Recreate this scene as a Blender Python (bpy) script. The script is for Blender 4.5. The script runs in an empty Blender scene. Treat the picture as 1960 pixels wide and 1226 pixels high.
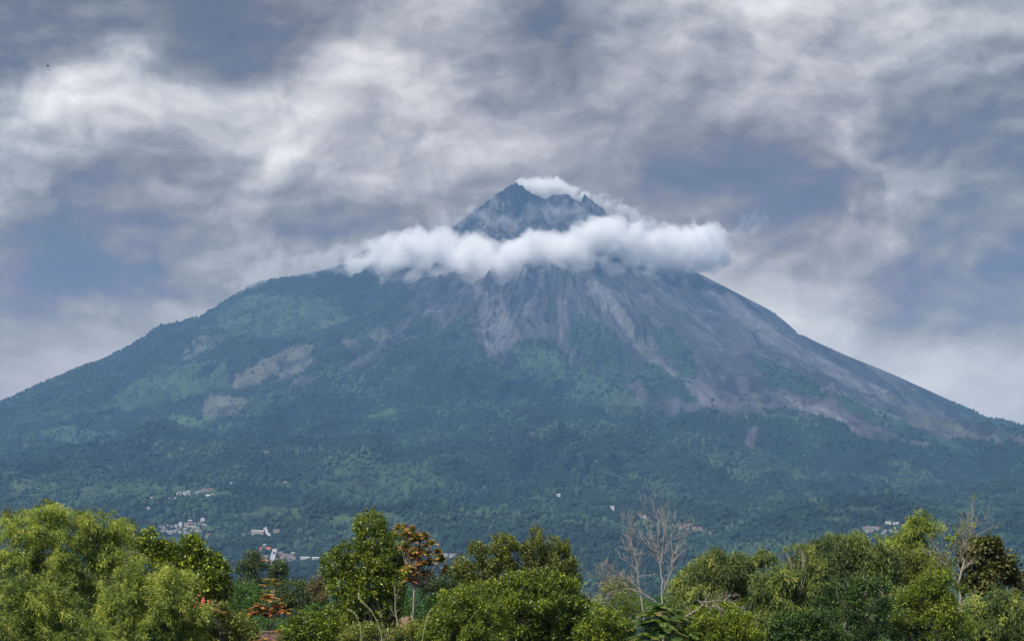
import bpy, math, random
import numpy as np
from mathutils import Vector

S = bpy.context.scene
COL = S.collection
R = math.radians

# ------------------------------------------------------------------ camera
F = 3790.0            # focal length in photo pixels (1960 wide)
PW, PH = 1960.0, 1226.0
PITCH = math.atan((1180 - PH / 2) / F)
cam_d = bpy.data.cameras.new("camera")
cam = bpy.data.objects.new("camera", cam_d)
COL.objects.link(cam)
cam_d.sensor_width = 36.0
cam_d.lens = 36.0 * F / PW
cam_d.clip_start = 0.5
cam_d.clip_end = 80000
cam.location = (0, 0, 0)
cam.rotation_euler = (math.pi / 2 + PITCH, 0, 0)
S.camera = cam

# ------------------------------------------------------------------ sun, exposure
SUN_EL, SUN_AZ = R(50), R(-140)     # azimuth from +Y towards +X: behind the camera, to the left
sun_d = bpy.data.lights.new("sun", 'SUN')
sun_d.energy = 5.0
sun_d.angle = R(0.6)
sun_d.color = (1.0, 0.955, 0.89)
sun = bpy.data.objects.new("sun", sun_d)
COL.objects.link(sun)
sv = Vector((math.sin(SUN_AZ) * math.cos(SUN_EL), math.cos(SUN_AZ) * math.cos(SUN_EL), math.sin(SUN_EL)))
sun.rotation_euler = sv.to_track_quat('Z', 'Y').to_euler()
S.view_settings.view_transform = 'Standard'
S.view_settings.look = 'None'
S.view_settings.gamma = 1
S.view_settings.exposure = 0.2
cy = S.cycles
cy.use_denoising = True
try:
    cy.denoiser = 'OPENIMAGEDENOISE'
    cy.denoising_input_passes = 'RGB_ALBEDO_NORMAL'
    cy.denoising_prefilter = 'ACCURATE'
except Exception:
    pass
cy.max_bounces = 32
cy.diffuse_bounces = 2
cy.glossy_bounces = 1
cy.transmission_bounces = 2
cy.volume_bounces = 28
cy.transparent_max_bounces = 48
cy.caustics_reflective = cy.caustics_refractive = False
cy.sample_clamp_indirect = 8

# ------------------------------------------------------------------ pixel <-> world helpers
CP, SP = math.cos(PITCH), math.sin(PITCH)
def ray(px, py):
    a = (px - PW / 2) / F; b = (PH / 2 - py) / F
    return a, CP - b * SP, SP + b * CP           # x, y, z (not normalised)
def at(px, py, Y):
    x, y, z = ray(px, py); k = Y / y
    return Vector((x * k, Y, z * k))
def uv(px, py):
    x, y, z = ray(px, py)
    return x / y, z / y

# ------------------------------------------------------------------ node helpers
class NT:
    def __init__(s, tree): s.t = tree; s.t.nodes.clear()
    def n(s, typ, **kw):
        nd = s.t.nodes.new(typ)
        for k, v in kw.items():
            if k == 'inp':
                for a, b in v.items():
                    if isinstance(b, bpy.types.NodeSocket): s.t.links.new(b, nd.inputs[a])
                    else: nd.inputs[a].default_value = b
            else: setattr(nd, k, v)
        return nd
    def m(s, op, a, b=0.0, c=0.0, clamp=False):
        return s.n('ShaderNodeMath', operation=op, use_clamp=clamp, inp={0: a, 1: b, 2: c}).outputs[0]
    def v(s, op, a, b=(0, 0, 0), **kw):
        nd = s.n('ShaderNodeVectorMath', operation=op, inp={0: a, 1: b})
        return nd.outputs['Value'] if op in ('LENGTH', 'DISTANCE', 'DOT_PRODUCT') else nd.outputs[0]
    def mix(s, f, a, b, mode='MIX'):
        nd = s.n('ShaderNodeMix', data_type='RGBA', blend_type=mode)
        for sock, val in ((nd.inputs[0], f), (nd.inputs[6], a), (nd.inputs[7], b)):
            if isinstance(val, bpy.types.NodeSocket): s.t.links.new(val, sock)
            else: sock.default_value = val if isinstance(val, (int, float)) or len(val) == 4 else (*val, 1)
        return nd.outputs[2]
    def noise(s, vec, scale, detail=4, rough=0.5, dist=0.0, color=False, lac=2.0):
        nd = s.n('ShaderNodeTexNoise', inp={'Vector': vec, 'Scale': scale, 'Detail': detail, 'Roughness': rough, 'Distortion': dist, 'Lacunarity': lac})
        return nd.outputs['Color' if color else 'Fac']
    def ramp(s, f, stops, interp='LINEAR'):
        nd = s.n('ShaderNodeValToRGB', inp={0: f}); cr = nd.color_ramp; cr.interpolation = interp
        while len(cr.elements) < len(stops): cr.elements.new(0.5)
        for e, (p, c) in zip(cr.elements, stops): e.position = p; e.color = (*c, 1) if len(c) == 3 else c
        return nd.outputs[0]
    def mr(s, f, a, b, c=0.0, d=1.0, smooth=False):
        return s.n('ShaderNodeMapRange', interpolation_type='SMOOTHSTEP' if smooth else 'LINEAR',
                   inp={0: f, 1: a, 2: b, 3: c, 4: d}).outputs[0]
def srgb(r, g, b):
    f = lambda c: (c / 255 / 12.92) if c <= 10 else ((c / 255 + 0.055) / 1.055) ** 2.4
    return (f(r), f(g), f(b))
def L(t, a, b): t.t.links.new(a, b)

# ------------------------------------------------------------------ world: overcast sky
HAZE_C = (.31, .57, 1.0); HAZE_D = 4.7e-5
J_INF = (.24, .35, .50)
W = bpy.data.worlds.new("World"); S.world = W; W.use_nodes = True
t = NT(W.node_tree)
tc = t.n('ShaderNodeTexCoord').outputs['Generated']
sky = t.n('ShaderNodeTexSky', sky_type='NISHITA', sun_disc=False)
sky.sun_elevation = SUN_EL; sky.sun_rotation = SUN_AZ
sep = t.n('ShaderNodeSeparateXYZ', inp={0: tc})
yy = t.m('MAXIMUM', t.m('ABSOLUTE', sep.outputs[1]), 0.25)
u = t.m('DIVIDE', sep.outputs[0], yy); v = t.m('DIVIDE', sep.outputs[2], yy)
P0 = t.n('ShaderNodeCombineXYZ', inp={0: u, 1: v, 2: t.m('MULTIPLY', sep.outputs[1], 0.15)}).outputs[0]
# turbulence: big warp and small warp of the cloud layout
w1 = t.v('SUBTRACT', t.noise(P0, 9, 5, 0.55, color=True), (0.5, 0.5, 0.5))
w1 = t.v('MULTIPLY', w1, (0.065, 0.045, 0))
w2 = t.v('SUBTRACT', t.noise(P0, 26, 7, 0.60, color=True), (0.5, 0.5, 0.5))
w2 = t.v('MULTIPLY', w2, (0.014, 0.012, 0))
P1 = t.v('ADD', P0, w1); P2 = t.v('ADD', P1, w2)
# brightness of the cloud deck, rows of elevation (photo y) by columns of azimuth (photo x), 0 dark .. 1 white
SKYX = [-100, 0, 100, 200, 300, 400, 500, 600, 700, 800, 900, 1000, 1100, 1200, 1300, 1400, 1500, 1600, 1700, 1800, 1900, 2000]
SKYROWS = [
    (-50, [.35, .30, .30, .38, .48, .40, .42, .45, .50, .60, .66, .52, .42, .38, .52, .72, .70, .68, .72, .74, .74, .70]),
    (30, [.30, .25, .28, .42, .52, .27, .33, .40, .48, .58, .64, .50, .32, .50, .72, .86, .82, .74, .76, .78, .76, .72]),
    (110, [.35, .35, .52, .78, .60, .30, .34, .66, .86, .74, .52, .42, .38, .66, .76, .74, .78, .72, .66, .66, .56, .50]),
    (190, [.60, .62, .88, .92, .90, .78, .86, .84, .52, .72, .56, .54, .48, .68, .66, .72, .70, .64, .50, .50, .42, .36]),
    (270, [.58, .60, .70, .60, .58, .72, .84, .68, .46, .58, .76, .78, .74, .68, .56, .46, .52, .68, .36, .34, .30, .24]),
    (350, [.55, .58, .50, .42, .54, .66, .66, .62, .66, .66, .64, .60, .58, .54, .44, .36, .33, .37, .46, .42, .40, .38]),
    (430, [.52, .52, .44, .38, .37, .44, .52, .55, .54, .55, .56, .54, .50, .47, .44, .38, .42, .50, .55, .52, .46, .42]),
    (510, [.50, .50, .42, .38, .38, .46, .54, .60, .62, .62, .62, .62, .62, .60, .60, .60, .60, .58, .52, .48, .46, .48]),
    (600, [.55, .55, .58, .62, .66, .68, .68, .68, .68, .68, .68, .68, .68, .70, .70, .70, .70, .62, .52, .50, .54, .58]),
    (700, [.64, .66, .70, .72, .74, .74, .74, .74, .74, .74, .74, .74, .74, .74, .74, .74, .74, .76, .76, .76, .76, .74]),
]
sc = t.v('MULTIPLY', P1, (1.0, 1.55, 1.0))
scr = t.n('ShaderNodeVectorRotate', rotation_type='Z_AXIS', inp={0: sc, 'Angle': R(-12)}).outputs[0]
sp2 = t.n('ShaderNodeSeparateXYZ', inp={0: P2})
ucol = t.mr(sp2.outputs[0], uv(-100, 300)[0], uv(2000, 300)[0])
acc = None; vs_ = [uv(980, y)[1] for y, _ in SKYROWS]; dv = (vs_[0] - vs_[-1]) / (len(vs_) - 1)
vpos = t.n('ShaderNodeClamp', inp={0: sp2.outputs[1], 1: vs_[-1] + 1e-4, 2: vs_[0] - 1e-4}).outputs[0]
for i, ((y, row), vc) in enumerate(zip(SKYROWS, vs_)):
    rp = t.ramp(ucol, [((x + 100) / 2100, (b_, b_, b_)) for x, b_ in zip(SKYX, row)], 'B_SPLINE' if False else 'LINEAR')
    up = vs_[i - 1] if i else vc + dv; dn = vs_[i + 1] if i < len(vs_) - 1 else vc - dv
    wA = t.mr(vpos, vc, up, 1, 0, True); wB = t.mr(vpos, dn, vc, 0, 1, True)
    g = t.m('MULTIPLY', t.m('MULTIPLY', wA, wB), t.n('ShaderNodeSeparateColor', inp={0: rp}).outputs[0])
    acc = g if acc is None else t.m('ADD', acc, g)
def cloudn(vec): return t.noise(vec, 12, 9, 0.54, 0.05)
n1 = cloudn(scr); n1b = cloudn(t.v('ADD', scr, (-0.004, 0.010, 0)))
n2 = t.noise(scr, 44, 7, 0.55, 0.1)
hi_ = t.mr(v, 0.10, 0.21, .30, 1.0, smooth=True)              # the clouds blur out towards the horizon
val = t.m('MULTIPLY', t.m('SUBTRACT', n1, 0.5), .58)
val = t.m('ADD', val, t.m('MULTIPLY', t.m('SUBTRACT', n1, n1b), .8))  # emboss: lit and shaded sides of the billows put into the cloud colour
val = t.m('ADD', val, t.m('MULTIPLY', t.m('SUBTRACT', n2, 0.5), 0.12))
n3 = t.noise(t.v('ADD', scr, (3.1, 1.7, 0)), 7.5, 10, 0.56, 0.1)
val = t.m('ADD', val, t.m('MULTIPLY', t.m('SUBTRACT', t.mr(n3, .45, .57, 0, 1, True), .5), .13))
acc = t.m('ADD', t.m('MULTIPLY', acc, .90), .055)
val = t.m('ADD', acc, t.m('MULTIPLY', val, hi_))
cl = t.ramp(val, [(0.0, srgb(78, 82, 90)), (0.18, srgb(100, 105, 114)), (0.34, srgb(124, 129, 138)), (0.50, srgb(150, 155, 162)), (0.62, srgb(176, 179, 184)),
                  (0.76, srgb(208, 209, 212)), (0.95, srgb(246, 245, 245))])
warm = t.noise(P0, 6, 3, .5)
cl = t.mix(t.mr(warm, .4, .6), t.mix(1.0, cl, (0.97, 1.0, 1.01), 'MULTIPLY'), t.mix(1.0, cl, (1.01, .995, 1.0), 'MULTIPLY'))
# what is seen lies behind the air of the valley: brightness of the deck itself
el = t.m('MAXIMUM', t.m('SINE', t.m('ARCTANGENT', v)), .10)
Tr = t.m('EXPONENT', t.m('DIVIDE', -HAZE_D * 2860, el))
Tc = t.n('ShaderNodeCombineColor', inp={0: Tr, 1: Tr, 2: Tr}).outputs[0]
iT = t.m('SUBTRACT', 1.0, Tr); iTc = t.n('ShaderNodeCombineColor', inp={0: iT, 1: iT, 2: iT}).outputs[0]
air = t.mix(1.0, iTc, J_INF, 'MULTIPLY')
cl = t.mix(1.0, cl, (.89, .88, .86), 'MULTIPLY')
fl = t.mix(1.0, cl, (.72, .50, .34), 'MULTIPLY')
cl = t.v('MAXIMUM', t.v('DIVIDE', t.v('SUBTRACT', cl, air), Tc), fl)
cl = t.mix(0.06, cl, t.mix(1.0, sky.outputs[0], (0.1, 0.1, 0.1), 'MULTIPLY'))
bg = t.n('ShaderNodeBackground', inp={0: cl, 1: 1.0})
wo = t.n('ShaderNodeOutputWorld', inp={0: bg.outputs[0]})

# ------------------------------------------------------------------ object helpers
def prop(o, label=None, cat=None, group=None, kind=None):
    if label: o['label'] = label
    if cat: o['category'] = cat
    if group: o['group'] = group
    if kind: o['kind'] = kind
    return o
def mesh_obj(name, V, Fq, mat, parent=None, smooth=False, attrs=None, loc=None):
    """V (n,3) array, Fq (m,k) int array (all faces the same size) or list of such arrays"""
    if not isinstance(Fq, (list, tuple)): Fq = [Fq]
    V = np.asarray(V, dtype=np.float64)
    if loc is not None: V = V - np.array(loc)
    me = bpy.data.meshes.new(name)
    me.vertices.add(len(V)); me.vertices.foreach_set('co', V.astype(np.float32).ravel())
    li = np.concatenate([f.ravel() for f in Fq]).astype(np.int32)
    tot = np.concatenate([np.full(len(f), f.shape[1], np.int32) for f in Fq])
    st = np.concatenate([[0], np.cumsum(tot)[:-1]]).astype(np.int32)
    me.loops.add(len(li)); me.loops.foreach_set('vertex_index', li)
    me.polygons.add(len(tot)); me.polygons.foreach_set('loop_start', st)
    try: me.polygons.foreach_set('loop_total', tot)
    except Exception: pass
    me.polygons.foreach_set('use_smooth', np.full(len(tot), smooth))
    for k, a in (attrs or {}).items():
        a = np.asarray(a, dtype=np.float32)
        if a.ndim == 2:
            at_ = me.attributes.new(k, 'FLOAT_COLOR', 'POINT')
            if a.shape[1] == 3: a = np.concatenate([a, np.ones((len(a), 1), np.float32)], 1)
            at_.data.foreach_set('color', a.ravel())
        else:
            at_ = me.attributes.new(k, 'FLOAT', 'POINT'); at_.data.foreach_set('value', a.ravel())
    me.update(); me.validate()
    if mat: me.materials.append(mat)
    o = bpy.data.objects.new(name, me)
    if loc is not None and parent is None: o.location = loc
    COL.objects.link(o)
    if parent: o.parent = parent
    return o
def empty(name, loc):
    e = bpy.data.objects.new(name, None); e.location = loc; e.empty_display_size = 1
    COL.objects.link(e); return e

# ------------------------------------------------------------------ numpy noise
_rs = np.random.RandomState(7)
_perm = _rs.permutation(512).astype(np.int64)
_ga = _rs.rand(512) * 2 * np.pi
_gx, _gy = np.cos(_ga), np.sin(_ga)
def pn(x, y, seed=0):
    xi = np.floor(x).astype(np.int64); yi = np.floor(y).astype(np.int64)
    xf = x - xi; yf = y - yi
    def g(ix, iy, dx, dy):
        h = _perm[(_perm[(ix + seed * 17) & 511] + iy + seed * 31) & 511]
        return _gx[h] * dx + _gy[h] * dy
    sx = xf * xf * xf * (xf * (xf * 6 - 15) + 10); sy = yf * yf * yf * (yf * (yf * 6 - 15) + 10)
    a = g(xi, yi, xf, yf); b = g(xi + 1, yi, xf - 1, yf)
    c = g(xi, yi + 1, xf, yf - 1); d = g(xi + 1, yi + 1, xf - 1, yf - 1)
    return (a + sx * (b - a) + sy * ((c + sx * (d - c)) - (a + sx * (b - a)))) * 1.5
def fbm(x, y, o=5, seed=0, gain=.5):
    s = 0; a = 1.0; f = 1.0
    for i in range(o):
        s = s + a * pn(x * f, y * f, seed + i); a *= gain; f *= 2.03
    return s
def ridged(x, y, o=4, seed=0, gain=.5):
    s = 0; a = 1.0; f = 1.0; n = 0
    for i in range(o):
        s = s + a * (1 - 2 * np.abs(pn(x * f, y * f, seed + i))); n += a; a *= gain; f *= 2.1
    return s / n
def sst(a, b, x):
    q = np.clip((x - a) / (b - a), 0, 1); return q * q * (3 - 2 * q)

# ------------------------------------------------------------------ terrain
D = 12000.0
SIL = [(0, 768), (60, 741), (120, 716), (180, 690), (240, 665), (280, 640), (305, 620), (325, 617), (345, 613), (380, 605), (410, 588), (450, 562),
       (480, 545), (500, 536), (545, 531), (590, 523), (625, 516), (660, 504), (680, 488), (705, 474), (760, 462), (820, 452), (860, 440), (878, 424),
       (900, 405), (925, 388), (940, 379), (965, 359), (978, 352), (990, 350), (1000, 355), (1010, 363), (1024, 371), (1045, 378), (1060, 373), (1075, 371), (1087, 370),
       (1096, 378), (1105, 383), (1112, 386), (1118, 369), (1126, 376), (1137, 386), (1152, 398), (1167, 409), (1200, 428), (1240, 452), (1290, 490), (1330, 517),
       (1390, 548), (1450, 579), (1475, 592), (1500, 611), (1530, 635), (1560, 651), (1620, 678), (1700, 710), (1780, 746), (1850, 778), (1885, 795), (1920, 802), (1960, 812)]
_jr = random.Random(5)
_x = [p[0] for p in SIL]; _y = [p[1] for p in SIL]
_ex = [x for x in range(885, 1180, 4)]
_ey = [float(np.interp(x, _x, _y)) + _jr.uniform(-2.6, 2.2) for x in _ex]
SIL = sorted([p for p in SIL if not 885 <= p[0] <= 1180 or p[0] in (990, 1045, 1087, 1112, 1118)] + [(x + .5, y) for x, y in zip(_ex, _ey) if not 1106 < x < 1124])
sx_ = np.array([p[0] for p in SIL], float); sy_ = np.array([p[1] for p in SIL], float)
pts = [at(a, b, D) for a, b in SIL]
X0 = at(1060, 350, D).x
ZS = at(1060, 352, D).z
rr = np.array([p.x - X0 for p in pts]); zz = np.array([p.z for p in pts])
m = rr > 150
RR = np.concatenate([[0], rr[m], [4000, 5500, 7500, 10000, 15000, 30000]]); RZ = np.concatenate([[ZS], zz[m], [820, 520, 270, 110, 0, 0]])
m = rr < -300
LR = np.concatenate([[0], -rr[m][::-1], [4600, 6000, 8000, 10500, 15000, 30000]]); LZ = np.concatenate([[ZS], zz[m][::-1], [880, 560, 280, 110, 0, 0]])
FR = np.array([0, 250, 600, 1000, 1500, 2000, 3000, 4000, 5000, 6000, 7000, 7500, 8000, 9000, 10500, 11400, 11650, 11800, 12000, 12100, 30000.])
FZ = np.array([ZS, ZS - 230, 2200, 1880, 1600, 1380, 1030, 745, 510, 325, 180, 108, 30, -25, -35, -25, -4.5, -7, -9, -3, -3.])
def sm_interp(r, xs, ys):
    return np.interp(r, xs, ys)
def base_h(x, y):
    dx = x - X0; dy = D - y
    r0 = np.hypot(dx, dy); th = np.arctan2(dx, dy)
    far = sst(400, 1500, r0) * sst(11500, 9500, r0)
    wv = 1.0 + 0.10 * fbm(x / 1900, y / 1900, 3, 11) * far
    r = r0 * wv
    ang = th + (0.03 + .07 * sst(1600, 3200, r0)) * fbm(x / 900 + 7, y / 900, 3, 21) * far
    hr = sm_interp(r, RR, RZ); hl = sm_interp(r, LR, LZ); hf = sm_interp(r, FR, FZ)
    a = np.abs(th)
    ws = sst(R(25), R(88), a)
    side = sst(-0.35, 0.35, np.sin(th)); hs = hl * (1 - side) + hr * side
    h = hf * (1 - ws) + hs * ws
    # gullies that run down the cone
    amp = sst(200, 1300, r0) * sst(9000, 5200, r0)
    lr = np.log(np.maximum(r0, 50.) / 1000)
    g = ridged(ang * 5.2, lr * 1.3, 5, 31, .52)
    g2 = ridged(ang * 15., lr * 2.4, 4, 41, .55)
    h = h + amp * ((g - .25) * 165 + (g2 - .25) * 62)
    up = sst(3200, 700, r0)
    h = h + up * (ridged(ang * 38., lr * 2.2, 3, 51, .6) - .3) * 13 * sst(60, 500, r0)
    mid = sst(8300, 7200, r0)
    h = h + mid * (fbm(x / 700, y / 700, 5, 61) * 34 + fbm(x / 130, y / 130, 4, 71, .55) * 8) * (1 - .6 * up)
    pk = sst(900, 300, r0)
    h = h + sst(650, 350, r0) * sst(0, 120, r0) * (ridged(th * 5 + 2, r0 / 260., 5, 85, .62) - .3) * 60
    h = h + pk * (ridged(x / 110, y / 160 + 3, 6, 81, .62) - .35) * 75
    h = h + sst(8000, 9000, r0) * sst(11300, 10800, r0) * fbm(x / 300, y / 300, 3, 91) * 4
    return h
az_d = R(17.5)
NC = 1060
cols = np.concatenate([np.linspace(-math.pi, -az_d, 70)[:-1], np.linspace(-az_d, az_d, NC), np.linspace(az_d, math.pi, 70)[1:-1]])
rows = np.concatenate([np.array([2.]), np.geomspace(10, 3600, 90), np.arange(3620, 10400, 11), np.arange(10400, 12350, 6), np.linspace(12360, 15500, 110), np.geomspace(15700, 31000, 20)])
NR, NA = len(rows), len(cols)
RD, AZ = np.meshgrid(rows, cols, indexing='ij')
# rows are distances along +y for the front fan so that the ridge line stays straight
GX = RD * np.sin(AZ); GY = RD * np.cos(AZ)
GH = base_h(GX, GY)
# fit the skyline
tanel = GH / RD
sel = (rows > 9000) & (rows < 14500)
cur = tanel[sel].max(0); arg = np.where(sel)[0][tanel[sel].argmax(0)]
colx = 980 + F * np.tan(cols)     # approx px column at the horizon, refined below
want = cur.copy(); kfac = np.ones(NA)
front = np.abs(cols) < az_d
for j in np.where(front)[0]:
    # find the photo pixel on the skyline whose azimuth is this column
    X = sx_; Yp = sy_
    ax, ay, az_ = (X - 980) / F, CP - (PH / 2 - Yp) / F * SP, SP + (PH / 2 - Yp) / F * CP
    azs = np.arctan2(ax, ay); te = az_ / np.hypot(ax, ay)
    if azs[0] <= cols[j] <= azs[-1]: kfac[j] = np.interp(cols[j], azs, te) / cur[j]
e0 = np.where(kfac != 1)[0]
kfac[:e0[0]] = 1 + (kfac[e0[0]] - 1) * np.exp(-np.abs(cols[:e0[0]] - cols[e0[0]]) / .05)
kfac[e0[-1] + 1:] = 1 + (kfac[e0[-1]] - 1) * np.exp(-np.abs(cols[e0[-1] + 1:] - cols[e0[-1]]) / .05)
RRs = np.hypot(GX - X0, GY - D)
ks = np.convolve(np.pad(kfac, 40, mode='edge'), np.ones(81) / 81, mode='valid')
rm = rows[arg][None, :]
rm = np.convolve(np.pad(rm[0], 12, mode='edge'), np.ones(25) / 25, mode='valid')[None, :]
wb = sst(3500, 500, rm - RD) * sst(-4000, -200, rm - RD)       # broad
wn = sst(450, 60, np.abs(rm - RD))                              # narrow, for the crest's small teeth
GH = GH * (1 + (ks[None, :] - 1) * wb + (kfac - ks)[None, :] * wn)
goal = np.where(kfac != 1, kfac * cur, 9.)[None, :] - .0005
farw = (rows > 5500)[:, None]; goal = goal - .0018 * (rows < 9500)[:, None]
ov = GH / RD - goal
GH = np.where(farw & (ov > -.004), (goal - .004 + .004 * (1 - np.exp(-np.clip((ov + .004) / .004, 0, 40))) ) * RD * (rows < 9500)[:, None] + np.minimum(GH, goal * RD) * (rows >= 9500)[:, None], GH)
cur = (GH / RD)[sel].max(0)
print('skyline fit', np.nanmax(np.abs(kfac[front] - 1)), float(ks[front].min()), float(ks[front].max()))
def hgt(x, y):
    """height of the terrain mesh at a world point (front fan)"""
    d = np.hypot(x, y); a = np.arctan2(x, y)
    i = np.interp(d, rows, np.arange(NR)); j = np.interp(a, cols, np.arange(NA))
    i0 = np.clip(np.floor(i).astype(int), 0, NR - 2); j0 = np.clip(np.floor(j).astype(int), 0, NA - 2)
    fi = i - i0; fj = j - j0
    return (GH[i0, j0] * (1 - fi) * (1 - fj) + GH[i0 + 1, j0] * fi * (1 - fj) + GH[i0, j0 + 1] * (1 - fi) * fj + GH[i0 + 1, j0 + 1] * fi * fj)
def ground(px, py, dmin=3600):
    """first point of the terrain met by the view ray through a photo pixel"""
    x, y, z = ray(px, py); q = math.hypot(x, y)
    d = np.arange(dmin, 13500, 4.0)
    h = hgt(x / q * d, y / q * d)
    hit = np.where(h >= z / q * d)[0]
    if len(hit) == 0: return None
    dd = d[hit[0]]
    return Vector((x / q * dd, y / q * dd, float(h[hit[0]])))
def to_px(x, y, z):
    fy = y * CP + z * SP; fz = -y * SP + z * CP
    fy = np.maximum(fy, 1.0)
    return 980 + F * x / fy, PH / 2 - F * fz / fy

# ---- land cover, drawn as outlines on the slope and softened by noise
MW, MH = 1200, 800      # half-resolution map with a margin of 110 px
def poly_mask(polys):
    yy_, xx_ = np.mgrid[0:MH, 0:MW]; X = xx_ * 2 - 220.0; Y = yy_ * 2 - 150.0
    out = np.zeros((MH, MW))
    for P in polys:
        amt = 1.0
        if isinstance(P[0], (int, float)): amt, P = P
        inside = np.zeros((MH, MW), bool); n = len(P)
        for i in range(n):
            x1, y1 = P[i]; x2, y2 = P[(i + 1) % n]
            if y1 == y2: continue
            c = ((Y >= min(y1, y2)) & (Y < max(y1, y2))) & (X < (x2 - x1) * (Y - y1) / (y2 - y1) + x1)
            inside ^= c
        out = np.where(inside, np.maximum(out, amt) if amt > 0 else 0, out)
    return out
def blur(M, r):
    k = np.exp(-np.linspace(-2, 2, 2 * r + 1) ** 2); k /= k.sum()
    M = np.apply_along_axis(lambda a: np.convolve(np.pad(a, r, mode='edge'), k, 'valid'), 0, M)
    return np.apply_along_axis(lambda a: np.convolve(np.pad(a, r, mode='edge'), k, 'valid'), 1, M)
def samp(M, px, py):
    x = np.clip((px + 220) / 2, 0, MW - 1.01); y = np.clip((py + 150) / 2, 0, MH - 1.01)
    x0 = x.astype(int); y0 = y.astype(int); fx = x - x0; fy = y - y0
    return M[y0, x0] * (1 - fx) * (1 - fy) + M[y0, x0 + 1] * fx * (1 - fy) + M[y0 + 1, x0] * (1 - fx) * fy + M[y0 + 1, x0 + 1] * fx * fy
ROCK = [
    [(640, 300), (800, 300), (1200, 300), (1500, 500), (2180, 830), (2180, 880), (1930, 850), (1850, 835), (1800, 852), (1720, 835), (1640, 822), (1590, 800), (1500, 778), (1440, 790), (1385, 792), (1340, 778),
     (1300, 795), (1250, 760), (1200, 740), (1130, 700), (1085, 672), (1040, 650), (1000, 652), (955, 692), (925, 665), (895, 620), (870, 612), (850, 640), (822, 600), (795, 590), (770, 640), (745, 665),
     (690, 695), (660, 700), (700, 668), (760, 622), (785, 580), (775, 535), (730, 540), (690, 500)],
    [(525, 715), (560, 690), (600, 672), (600, 690), (560, 730), (535, 738)],
    [(1430, 855), (1470, 800), (1462, 830), (1440, 880), (1425, 880)],
    [(1200, 745), (1240, 755), (1300, 788), (1290, 800), (1240, 775)],
]
GREEN = [   # green wedges inside the ash field
    [(1105, 602), (1150, 612), (1180, 645), (1215, 690), (1205, 735), (1160, 720), (1120, 690), (1086, 655), (1092, 625)],
    [(1252, 632), (1280, 625), (1312, 655), (1336, 705), (1318, 725), (1285, 690), (1262, 665)],
    [(1222, 702), (1260, 700), (1312, 735), (1330, 765), (1290, 765), (1245, 748), (1215, 725)],
    [(1430, 678), (1480, 688), (1550, 725), (1590, 765), (1540, 752), (1480, 738), (1445, 705)],
    [(1600, 755), (1660, 770), (1730, 800), (1800, 840), (1880, 862), (1850, 870), (1770, 845), (1690, 815), (1620, 790)],
    [(1690, 735), (1760, 760), (1850, 800), (1930, 835), (2180, 870), (2180, 830), (1960, 800), (1890, 790), (1800, 765)],
    [(848, 645), (872, 618), (897, 628), (925, 680), (955, 700), (950, 720), (880, 700), (850, 720)],
]
TAN = [
    [(440, 742), (455, 716), (500, 690), (560, 660), (602, 660), (592, 680), (545, 698), (522, 714), (496, 738), (462, 745)],
    [(532, 718), (560, 700), (596, 684), (600, 690), (570, 715), (540, 724)],
    [(388, 775), (402, 756), (478, 760), (474, 778), (446, 796), (388, 800)],
    (.6, [(345, 668), (378, 642), (442, 638), (425, 658), (362, 690), (338, 688)]),
    [(708, 634), (742, 624), (750, 646), (728, 656), (712, 648)],
    [(752, 658), (772, 640), (802, 636), (795, 648), (765, 658)],
    (.8, [(645, 655), (668, 644), (692, 652), (682, 664), (655, 662)]),
    (.7, [(695, 626), (706, 612), (712, 614), (702, 632)]),
    [(606, 626), (618, 612), (636, 612), (632, 624), (614, 632)],
    [(10, 930), (70, 928), (72, 936), (30, 940)], [(10, 944), (42, 945), (40, 952), (12, 950)],
    (.8, [(34, 846), (60, 842), (64, 852), (44, 858)]), (.6, [(290, 848), (328, 834), (322, 840), (298, 850)]),
    (.7, [(490, 862), (520, 860), (518, 868), (494, 868)]),
    (.9, [(1640, 826), (1690, 832), (1780, 848), (1775, 854), (1700, 842), (1640, 834)]),
    (.9, [(1690, 740), (1720, 762), (1800, 800), (1900, 842), (1920, 850), (1860, 836), (1780, 806), (1700, 765)]),
    (.8, [(1600, 745), (1700, 790), (1780, 815), (1770, 820), (1690, 796), (1600, 752)]),
    (.5, [(1440, 735), (1475, 775), (1460, 785), (1436, 760)]),
    (.7, [(1180, 560), (1215, 620), (1262, 690), (1300, 728), (1240, 690), (1195, 630)]),
    (.8, [(1255, 905), (1290, 903), (1295, 908), (1260, 910)]),
    (.6, [(1010, 828), (1060, 812), (1062, 816), (1015, 834)]),
]
LIGHT = [   # grass and crops
    [(700, 800), (716, 786), (752, 782), (754, 792), (724, 797), (704, 804)],
    [(1330, 872), (1355, 872), (1410, 888), (1405, 892), (1350, 884)],
    (.8, [(1500, 900), (1530, 895), (1538, 905), (1520, 930), (1496, 920)]),
    (.5, [(0, 920), (180, 925), (260, 918), (420, 926), (440, 940), (300, 945), (120, 950), (0, 945)]),
    (.45, [(980, 660), (1040, 662), (1120, 700), (1200, 745), (1270, 800), (1180, 790), (1080, 750), (1010, 720)]),
    (.5, [(300, 700), (420, 690), (440, 740), (330, 760), (240, 790), (180, 780)]),
    (.5, [(470, 560), (640, 570), (660, 620), (560, 650), (440, 640), (420, 600)]),
    (.4, [(620, 900), (800, 880), (860, 920), (760, 960), (640, 950)]),
    (.6, [(600, 990), (760, 985), (790, 1000), (640, 1005)]), (.6, [(1200, 905), (1220, 900), (1230, 912)]),
    (.6, [(440, 975), (560, 970), (580, 990), (450, 992)]), (.6, [(300, 1026), (400, 1022), (405, 1034), (300, 1036)]),
    (.7, [(330, 795), (420, 798), (380, 815), (340, 812)]), (.5, [(40, 830), (150, 810), (230, 830), (120, 850)]),
]
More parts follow.
